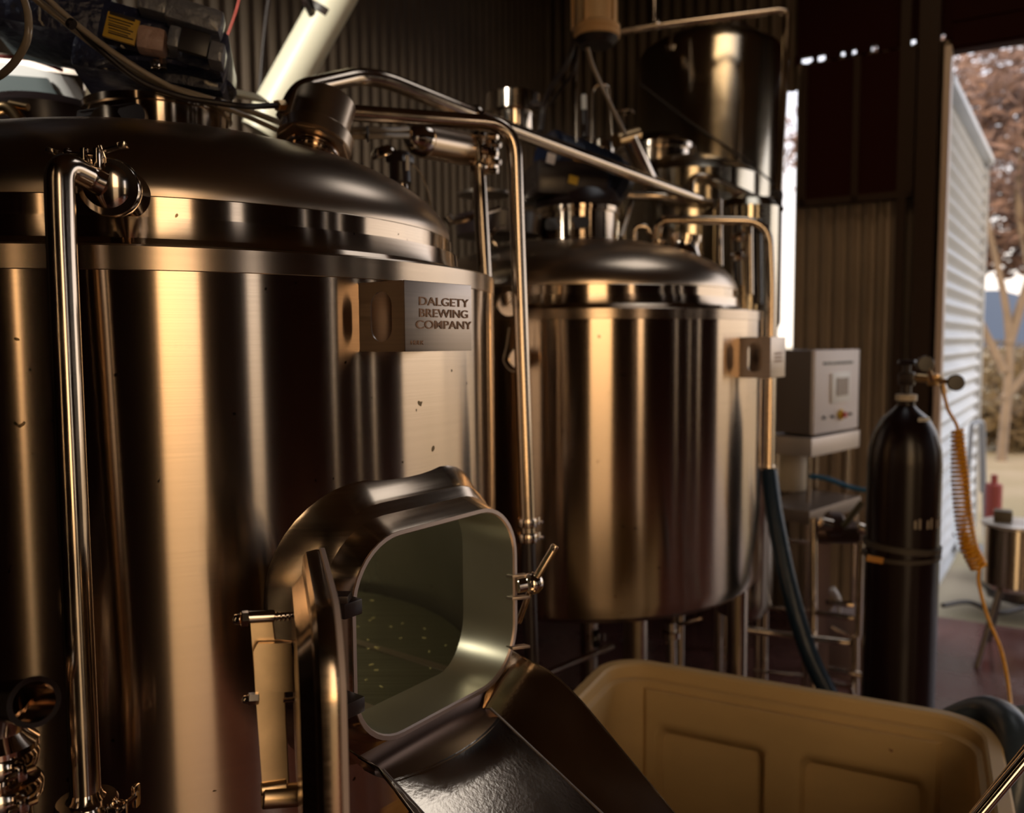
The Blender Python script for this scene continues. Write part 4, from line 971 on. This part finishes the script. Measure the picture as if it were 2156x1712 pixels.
# bench under it
bz = .90
bcx = P(1722, 1060, 3.85); bcx.z = 0
t = thing('steel_bench', 'low steel work bench under the control cabinet stand', 'bench', bcx)
MB().box(bcx + ez * (bz - .02) + cyy * .05, .52, .28, .06, cxx, cyy, ez, .006).make('top', mat('bench_top', (.20, .15, .12), .4, .5), t)
for q, qy in ((-.24, -.07), (.24, -.07), (-.24, .16), (.24, .16)):
    lp_ = bcx + cxx * q + cyy * qy; MB().cyl(lp_, lp_ + ez * (bz - .04), .014).make('leg', PIPE, t)
solo(MB().tube(smooth([P(1706, 1003, 3.8), P(1740, 1008, 3.75), P(1790, 1026, 3.7), P(1832, 1034, 3.65)]), .011, 12), 'blue_hose', LBLUE, 'bright blue hose lying across the bench behind the gas cylinder', 'hose')
# white drum behind
t = thing('plastic_drum', 'cream plastic drum standing on the bench left of cabinet legs', 'drum', P(1665, 1030, 4.15))
q = P(1662, 1030, 4.15); q.z = bz + .012
MB().lathe([(.08, 0), (.085, .01), (.085, .16), (.07, .185), (.03, .19), (.03, .21), (.001, .212)], q, ez, 32).make('body', mat('drum_plastic', (.62, .52, .38), .5), t)
# pump frame in front with pipe loops
pf0 = P(1760, 1300, 3.3)
t = thing('pump_frame', 'dark tubular pump skid with looped pipe left of the gas cylinder', 'pump', V((pf0.x, pf0.y, 0)))
mb = MB(); mb.tube(fillet([P(1560, 1325, 3.3), P(1690, 1342, 3.3), P(1806, 1356, 3.3), P(1812, 1140, 3.3)], .05), .014, 14); mb.make('pipe_loop', PIPE, t)
for q_ in ([(1740, 1268), (1795, 1274)], [(1715, 1290), (1795, 1302)], [(1742, 1408), (1815, 1422)], [(1745, 1438), (1790, 1448), (1796, 1470)]): MB().tube([P(a_, b_, 3.25) for a_, b_ in q_], .012, 10).make('rail', PIPE, t)
MB().tube([P(1800, 1340, 3.28), P(1798, 1740, 3.28)], .016, 12).make('upright', PIPE, t); MB().tube([P(1712, 1090, 3.35), P(1712, 1720, 3.35)], .016, 12).make('upright', PIPE, t)
mb = MB(); mb.cyl(P(1720, 1120, 3.4), P(1812, 1122, 3.35), .045, n=28); mb.cyl(P(1740, 1102, 3.35), P(1770, 1104, 3.35), .05); mb.make('pump_head', mat('pump_iron', (.10, .06, .05), .35, .6), t)
MB().cyl(P(1805, 1110, 3.3), P(1828, 1118, 3.3), .02).make('union_nut', POL, t); MB().cyl(P(1728, 1100, 3.3), P(1752, 1106, 3.3), .022).make('union_nut', POL, t)
mb = MB(); mb.tube([P(1775, 1110, 3.28), P(1815, 1058, 3.28)], .013, 10); mb.make('lever', mat('olive_lever', (.10, .08, .03), .5), t)
q = P(1722, 1250, 3.46)
mb = MB(); mb.box(V((q.x, q.y, .41)), .085, .03, .82, V((1, 0, 0)), V((0, 1, 0))); solo(mb, 'timber_post', mat('pinkish_timber', (.30, .20, .18), .7), 'pinkish grey timber post standing behind the pump skid', 'post')
q = P(1790, 1380, 3.75)
mb = MB(); mb.box(V((q.x, q.y, .30)), .16, .20, .30, bev=.01); solo(mb, 'cardboard_carton', mat('carton', (.28, .20, .18), .7), 'small pale carton standing on the floor behind the pump skid rails', 'carton')
mb = MB(); mb.tube(smooth([P(1750, 1240, 3.6), P(1765, 1262, 3.6), P(1768, 1290, 3.6)]), .016, 10, rf=lambda u: .018 * (1 - .6 * u)); solo(mb, 'white_spout', WHITE, 'small white plastic spout above the pump skid rails', 'spout')
mb = MB(); mb.tube([P(1750, 1320, 3.6), P(1786, 1338, 3.6)], .010, 10); solo(mb, 'chrome_lever', POL, 'short bright lever lying within the pump skid', 'lever')
hose('thick dark blue hose falling diagonally from kettle pipe to the floor', [P(1619, 992, 3.02), P(1632, 1090, 2.95), P(1665, 1250, 2.85), P(1705, 1380, 2.78), P(1765, 1500, 2.7), P(1820, 1620, 2.65)], .030, DBLUE, 'hose')
for k, (y0, y1) in enumerate(((1135, 1142), (1276, 1282), (1318, 1330), (1415, 1420))):
    pass
pipe('wall_rail', 'thin dark rail crossing behind the blue hose, uppermost of three', 'rail', [P(1600, 1130, 3.5), P(1712, 1144, 3.5)], .007, PIPE)
pipe('wall_rail', 'thin dark rail crossing behind the blue hose, middle of three', 'rail', [P(1590, 1276, 3.5), P(1700, 1286, 3.5)], .007, PIPE)
pipe('wall_rail', 'thin dark rail crossing behind the blue hose, lowest of three', 'rail', [P(1585, 1412, 3.5), P(1700, 1424, 3.5)], .007, PIPE)
# pipework beneath kettle
pipe('drain_line', 'slanted dark pipe under the second vessel', 'pipe', [P(1120, 1432, 2.9), P(1290, 1360, 3.1)], .013, PIPE)
pipe('drain_line', 'short upright brassy pipe under the second vessel right of centre', 'pipe', [P(1432, 1290, 2.95), P(1430, 1480, 2.95)], .016, PIPE)
t = thing('butterfly_valve', 'small polished butterfly valve hanging below the second vessel', 'valve', P(1410, 1370, 2.9))
mb = MB(); mb.lathe([(.02, -.012), (.034, -.01), (.034, .01), (.02, .012)], P(1412, 1335, 2.9), ez, 24); mb.cyl(P(1412, 1310, 2.9), P(1414, 1400, 2.9), .018); mb.make('body', POL, t)
mb = MB(); mb.tube([P(1430, 1315, 2.88), P(1478, 1302, 2.85)], .007, 8); mb.make('lever', POL, t)
t = thing('butterfly_valve', 'dark valve with bright bolts at lower left under the second vessel', 'valve', P(1260, 1360, 2.95))
mb = MB(); mb.lathe([(.02, -.015), (.032, -.012), (.032, .012), (.02, .015)], P(1255, 1345, 2.95), V((1, 0, 0)), 20); mb.make('body', BLACKM, t)
mb = MB()
for k in range(4): mb.cyl(P(1236 + 12 * k, 1335, 2.92), P(1236 + 12 * k, 1350, 2.92), .004, n=6)
mb.make('bolt', POL, t)

# ------------------------------------------------------------------ gas cylinder and regulator
gc = P(1903, 1000, 2.82); gc.z = 0
GC = thing('gas_cylinder', 'tall glossy dark gas cylinder standing behind the cream bin', 'cylinder', gc)
zs_ = P(1903, 850, 2.82).z
MB().lathe([(.105, 0), (.116, .01), (.117, .04), (.117, zs_ - .20), (.113, zs_ - .15), (.098, zs_ - .09), (.072, zs_ - .045), (.04, zs_ - .018), (.028, zs_ - .005), (.028, zs_ + .02), (.001, zs_ + .022)], gc, ez, 64).make('body', GASB, GC, sharp=40)
MB().lathe([(.028, 0), (.034, .001), (.034, .020), (.028, .021)], gc + ez * (zs_ + .012), ez, 32).make('neck_ring', mat('neck_cream', (.6, .52, .40), .5), GC)
mb = MB(); vz = zs_ + .035; mb.cyl(gc + ez * vz, gc + ez * (vz + .055), .016); mb.box(gc + ez * (vz + .05), .05, .035, .045, bev=.006); mb.cyl(gc + ez * (vz + .07), gc + ez * (vz + .10), .012); mb.lathe([(.001, 0), (.026, .002), (.03, .01), (.026, .018), (.001, .02)], gc + ez * (vz + .095), ez, 20)
mb.make('valve', BLACKM, GC)
# shoulder label and stencil marks
def arcpatch(mb, O_, r, a0, a1, z0, z1, n=8):
    A = [O_ + V((math.cos(a0 + (a1 - a0) * k / n) * r, math.sin(a0 + (a1 - a0) * k / n) * r, z0)) for k in range(n + 1)]; B = [p + ez * (z1 - z0) for p in A]; mb.loops([A, B], False)
mb = MB()
for k in range(9):
    if k in (2, 5): continue
    aa = math.radians(-98 + k * 7); arcpatch(mb, gc, .1176, aa, aa + .06, P(1930, 1110, 2.75).z, P(1930, 1092 - (k % 3) * 4, 2.75).z, 3)
mb.make('stencil_mark', mat('stencil', (.35, .30, .24), .6), GC)
mb = MB(); LLn = []
q0 = P(1925, 868, 2.76)
arcpatch(mb, gc, .0765, math.radians(-86), math.radians(-40), zs_ - .062, zs_ - .040, 6); mb.make('shoulder_label', mat('shoulder_label', (.6, .58, .5), .5), GC)
t = thing('gas_regulator', 'brassy gas regulator with two round dark gauges on the gas cylinder', 'regulator', P(1965, 800, 2.8))
mb = MB(); mb.cyl(P(1925, 795, 2.8), P(1985, 800, 2.75), .014); mb.box(P(1965, 800, 2.77), .035, .035, .04, bev=.005); mb.cyl(P(1962, 800, 2.75), P(1955, 775, 2.7), .008); mb.cyl(P(1980, 802, 2.75), P(2000, 804, 2.72), .008)
mb.cyl(P(1985, 808, 2.74), P(1988, 830, 2.74), .008); mb.make('body', BRASS, t)
for px, py in ((1949, 766), (2013, 806)):
    c = P(px, py, 2.70); n_ = (V((0, 0, CH)) - c).normalized(); n_ = (n_ + V((.25, 0, 0))).normalized()
    gg = MB().lathe([(.018, -.022), (.025, -.02), (.027, .0), (.024, .003)], c, n_, 28).make('gauge', BLACKM, t)
    MB().lathe([(.022, 0), (.0001, .0005)], c + n_ * .0035, n_, 24).make('dial_face', mat('dial2', (.012, .008, .008), .35), gg)
solo(MB().tube(smooth([P(1988, 830, 2.74), P(1996, 862, 2.74), P(2012, 890, 2.74), P(2017, 905, 2.74)], 8), .0055, 10), 'gas_line', AMBER, 'short amber line from regulator down to the yellow coil', 'hose')
# coil
pts = []; turns = 32; cl = smooth([P(2016, 905, 2.74), P(2020, 980, 2.74), P(2028, 1080, 2.74), P(2040, 1150, 2.74), P(2062, 1196, 2.74)], 60)
nn = turns * 22
ls_ = [0]
for a_, b_ in zip(cl, cl[1:]): ls_.append(ls_[-1] + (b_ - a_).length)
import bisect
for i in range(nn + 1):
    u = i / nn; g_ = u * ls_[-1]; j = min(max(bisect.bisect_right(ls_, g_) - 1, 0), len(cl) - 2); c = cl[j].lerp(cl[j + 1], (g_ - ls_[j]) / max(1e-6, ls_[j + 1] - ls_[j])); tt_ = (cl[j + 1] - cl[j]).normalized()
    x = V((1, 0, 0)); x = (x - tt_ * x.dot(tt_)).normalized(); y = tt_.cross(x)
    ph = turns * 2 * PI * u
    rr = .015 + .009 * min(1, u * 3)
    pts.append(c + (x * math.cos(ph) + y * math.sin(ph)) * rr)
t = solo(MB().tube(pts, .0054, 8), 'coiled_hose', AMBER, 'yellow coiled spiral air hose hanging in the doorway right of gas cylinder', 'hose')
solo(MB().tube(smooth([P(2062, 1196, 2.74), P(2061, 1230, 2.74), P(2080, 1300, 2.72), P(2108, 1370, 2.68), P(2124, 1450, 2.6), P(2128, 1520, 2.5), P(2118, 1640, 2.45)], 8), .0055, 10), 'gas_line', AMBER, 'straight yellow tail of hose running from coil down to the floor', 'hose')
mb = MB(); zc = P(1903, 1150, 2.82).z; mb.lathe([(.118, -.008), (.123, -.008), (.123, .012), (.118, .012)], gc + ez * zc, V((.06, 0, 1)), 48, cap=False); mb.lathe([(.118, -.008), (.122, -.008), (.122, .006), (.118, .006)], gc + ez * (zc - .03), V((-.04, 0, 1)), 48, cap=False)
solo(mb, 'ratchet_strap', mat('grey_strap', (.05, .04, .03), .6), 'dark webbing strap tied around the gas cylinder', 'strap')
mb = MB(); mb.box(P(1842, 1178, 2.72), .055, .004, .020, V((1, 0, -.2)).normalized(), V((0, 1, 0)), V((.2, 0, 1)).normalized(), .001); solo(mb, 'strap_tag', mat('orange_tag', (.45, .20, .03), .5), 'orange tag end of the strap left of the gas cylinder', 'tag')

# ------------------------------------------------------------------ small kettle, cart and mats by the doorway
ko = P(2136, 1100, 4.25); ko.z = 0
zk1, zk0 = P(2136, 1108, 4.25).z, P(2136, 1235, 4.25).z
t = thing('tripod_kettle', 'small steel kettle with flat lid on splayed legs in the doorway', 'kettle', ko)
MB().lathe([(.001, zk0 - .02), (.10, zk0 - .02), (.135, zk0 + .01), (.135, zk1)], ko, ez, 48, cap=False).make('body', VPOL, t)
MB().lathe([(.14, zk1), (.15, zk1 + .004), (.15, zk1 + .018), (.13, zk1 + .024), (.001, zk1 + .026)], ko, ez, 48).make('lid', mat('pale_lid', (.62, .58, .55), .35, .6), t)
MB().box(ko + ez * (zk1 + .055) - V((.06, 0, 0)), .085, .07, .06, bev=.01).make('lid_motor', mat('lid_box', (.10, .08, .05), .5), t)
for an in (3.6, 5.5, 1.4):
    dd = V((math.cos(an), math.sin(an), 0)); MB().tube([ko + dd * .10 + ez * zk0, ko + dd * .26], .013, 10).make('leg', mat('dark_leg', (.10, .08, .07), .4, .5), t)
q = P(2062, 1000, 6.2); q.z = 0
t = thing('hand_trolley', 'grey tubular hand trolley against the outside corrugated wall', 'trolley', q)
mb = MB(); zz = P(2062, 890, 6.2).z
mb.tube(fillet([q + V((-.10, 0, .15)), q + V((-.07, 0, zz)), q + V((.07, .1, zz)), q + V((.12, .1, .15))], .04), .016, 10)
mb.tube([q + V((.0, .0, zz - .02)), q + V((.05, .05, .5))], .013, 8); mb.box(q + V((0, -.1, .10)), .32, .25, .02); mb.make('frame', mat('blue_grey', (.34, .37, .42), .45, .3), t)
for sg in (-1, 1): MB().cyl(q + V((.17 * sg, .08, .12)), q + V((.21 * sg, .08, .12)), .12).make('wheel', BLACK, t)
q = P(2092, 1050, 5.5)
mb = MB(); mb.cyl(V((q.x, q.y, .03)), V((q.x, q.y, q.z + .1)), .05); mb.cyl(V((q.x, q.y, q.z + .1)), V((q.x, q.y, q.z + .16)), .02); solo(mb, 'fire_extinguisher', mat('faded_red', (.45, .10, .09), .5), 'small red cylinder standing by the hand trolley outside', 'extinguisher')
mb = MB(); q = P(2020, 1200, 5.5); random.seed(3)
mb.lathe([(.20, 0), (.26, .05), (.24, .22), (.12, .36), (.05, .40), (.001, .41)], V((q.x + .34, q.y - .15, -.02)), ez, 20)
for v in mb.bm.verts: v.co += V((random.uniform(-.02, .02), random.uniform(-.02, .02), random.uniform(-.015, .015)))
solo(mb, 'refuse_sack', BLACKM, 'crumpled black sack on the ground at foot of outside wall', 'sack')
hose('dark hose lying on the ground outside beyond the sack', [P(1985, 1275, 4.85), P(2040, 1268, 5.0), P(2100, 1290, 4.9), P(2155, 1280, 4.95)], .014, BLACK)

# hose over the bin corner and steel rod in front
hose('thick black-blue hose draped over the right corner of the cream bin', [P(1985, 1560, 2.05), P(2010, 1522, 2.02), P(2080, 1500, 1.96), P(2130, 1530, 1.86), P(2146, 1600, 1.80), P(2128, 1690, 1.78), P(2110, 1800, 1.80)], .038, mat('hose_blue_black', (.03, .045, .065), .35, bump=.2, bscale=25), 'hose')
hose('bluish hose behind the draped one at the right edge', [P(1960, 1502, 2.45), P(2040, 1506, 2.35), P(2120, 1500, 2.2), P(2200, 1490, 2.1)], .013, mat('pale_blue_hose', (.20, .26, .32), .4), 'hose')
pipe('steel_rod', 'bright steel rod slanting across the bottom right corner', 'rod', [P(2190, 1560, 1.15), P(2030, 1750, 1.15)], .0085, POL)
pipe('steel_rod', 'thin rod lying parallel just behind the bright one', 'rod', [P(2190, 1536, 1.18), P(2022, 1745, 1.18)], .004, PIPE)

# ------------------------------------------------------------------ things of a kind share a group
GROUPS = {'wall_rail': 'dark rails behind the blue hose', 'fitting_tube': 'small tubes behind the second vessel', 'pipe_valve': 'small valves among the rear pipework',
          'air_hose': 'clear and black air hoses above the mash tun', 'wire': 'thin wires', 'gum_tree': 'trees beyond the outer wall', 'bush': 'bushes outside the doorway',
          'dial_gauge': 'dial gauges beside the second vessel', 'steel_rod': 'rods at the bottom right corner', 'gas_line': 'amber gas line pieces', 'cable_tie': 'black ties on the air hoses',
          'manifold_pipe': 'manifold pipes behind the second vessel', 'drain_line': 'pipes under the second vessel', 'butterfly_valve': 'valves under the second vessel',
          'gear_motor': 'gear motors on the vessel necks', 'hatch_clamp': 'clamped hatches on the vessel lids'}
for o in S.objects:
    k_ = o.name.split('.')[0]
    if o.parent is None and 'category' in o and k_ in GROUPS: o['group'] = GROUPS[k_]
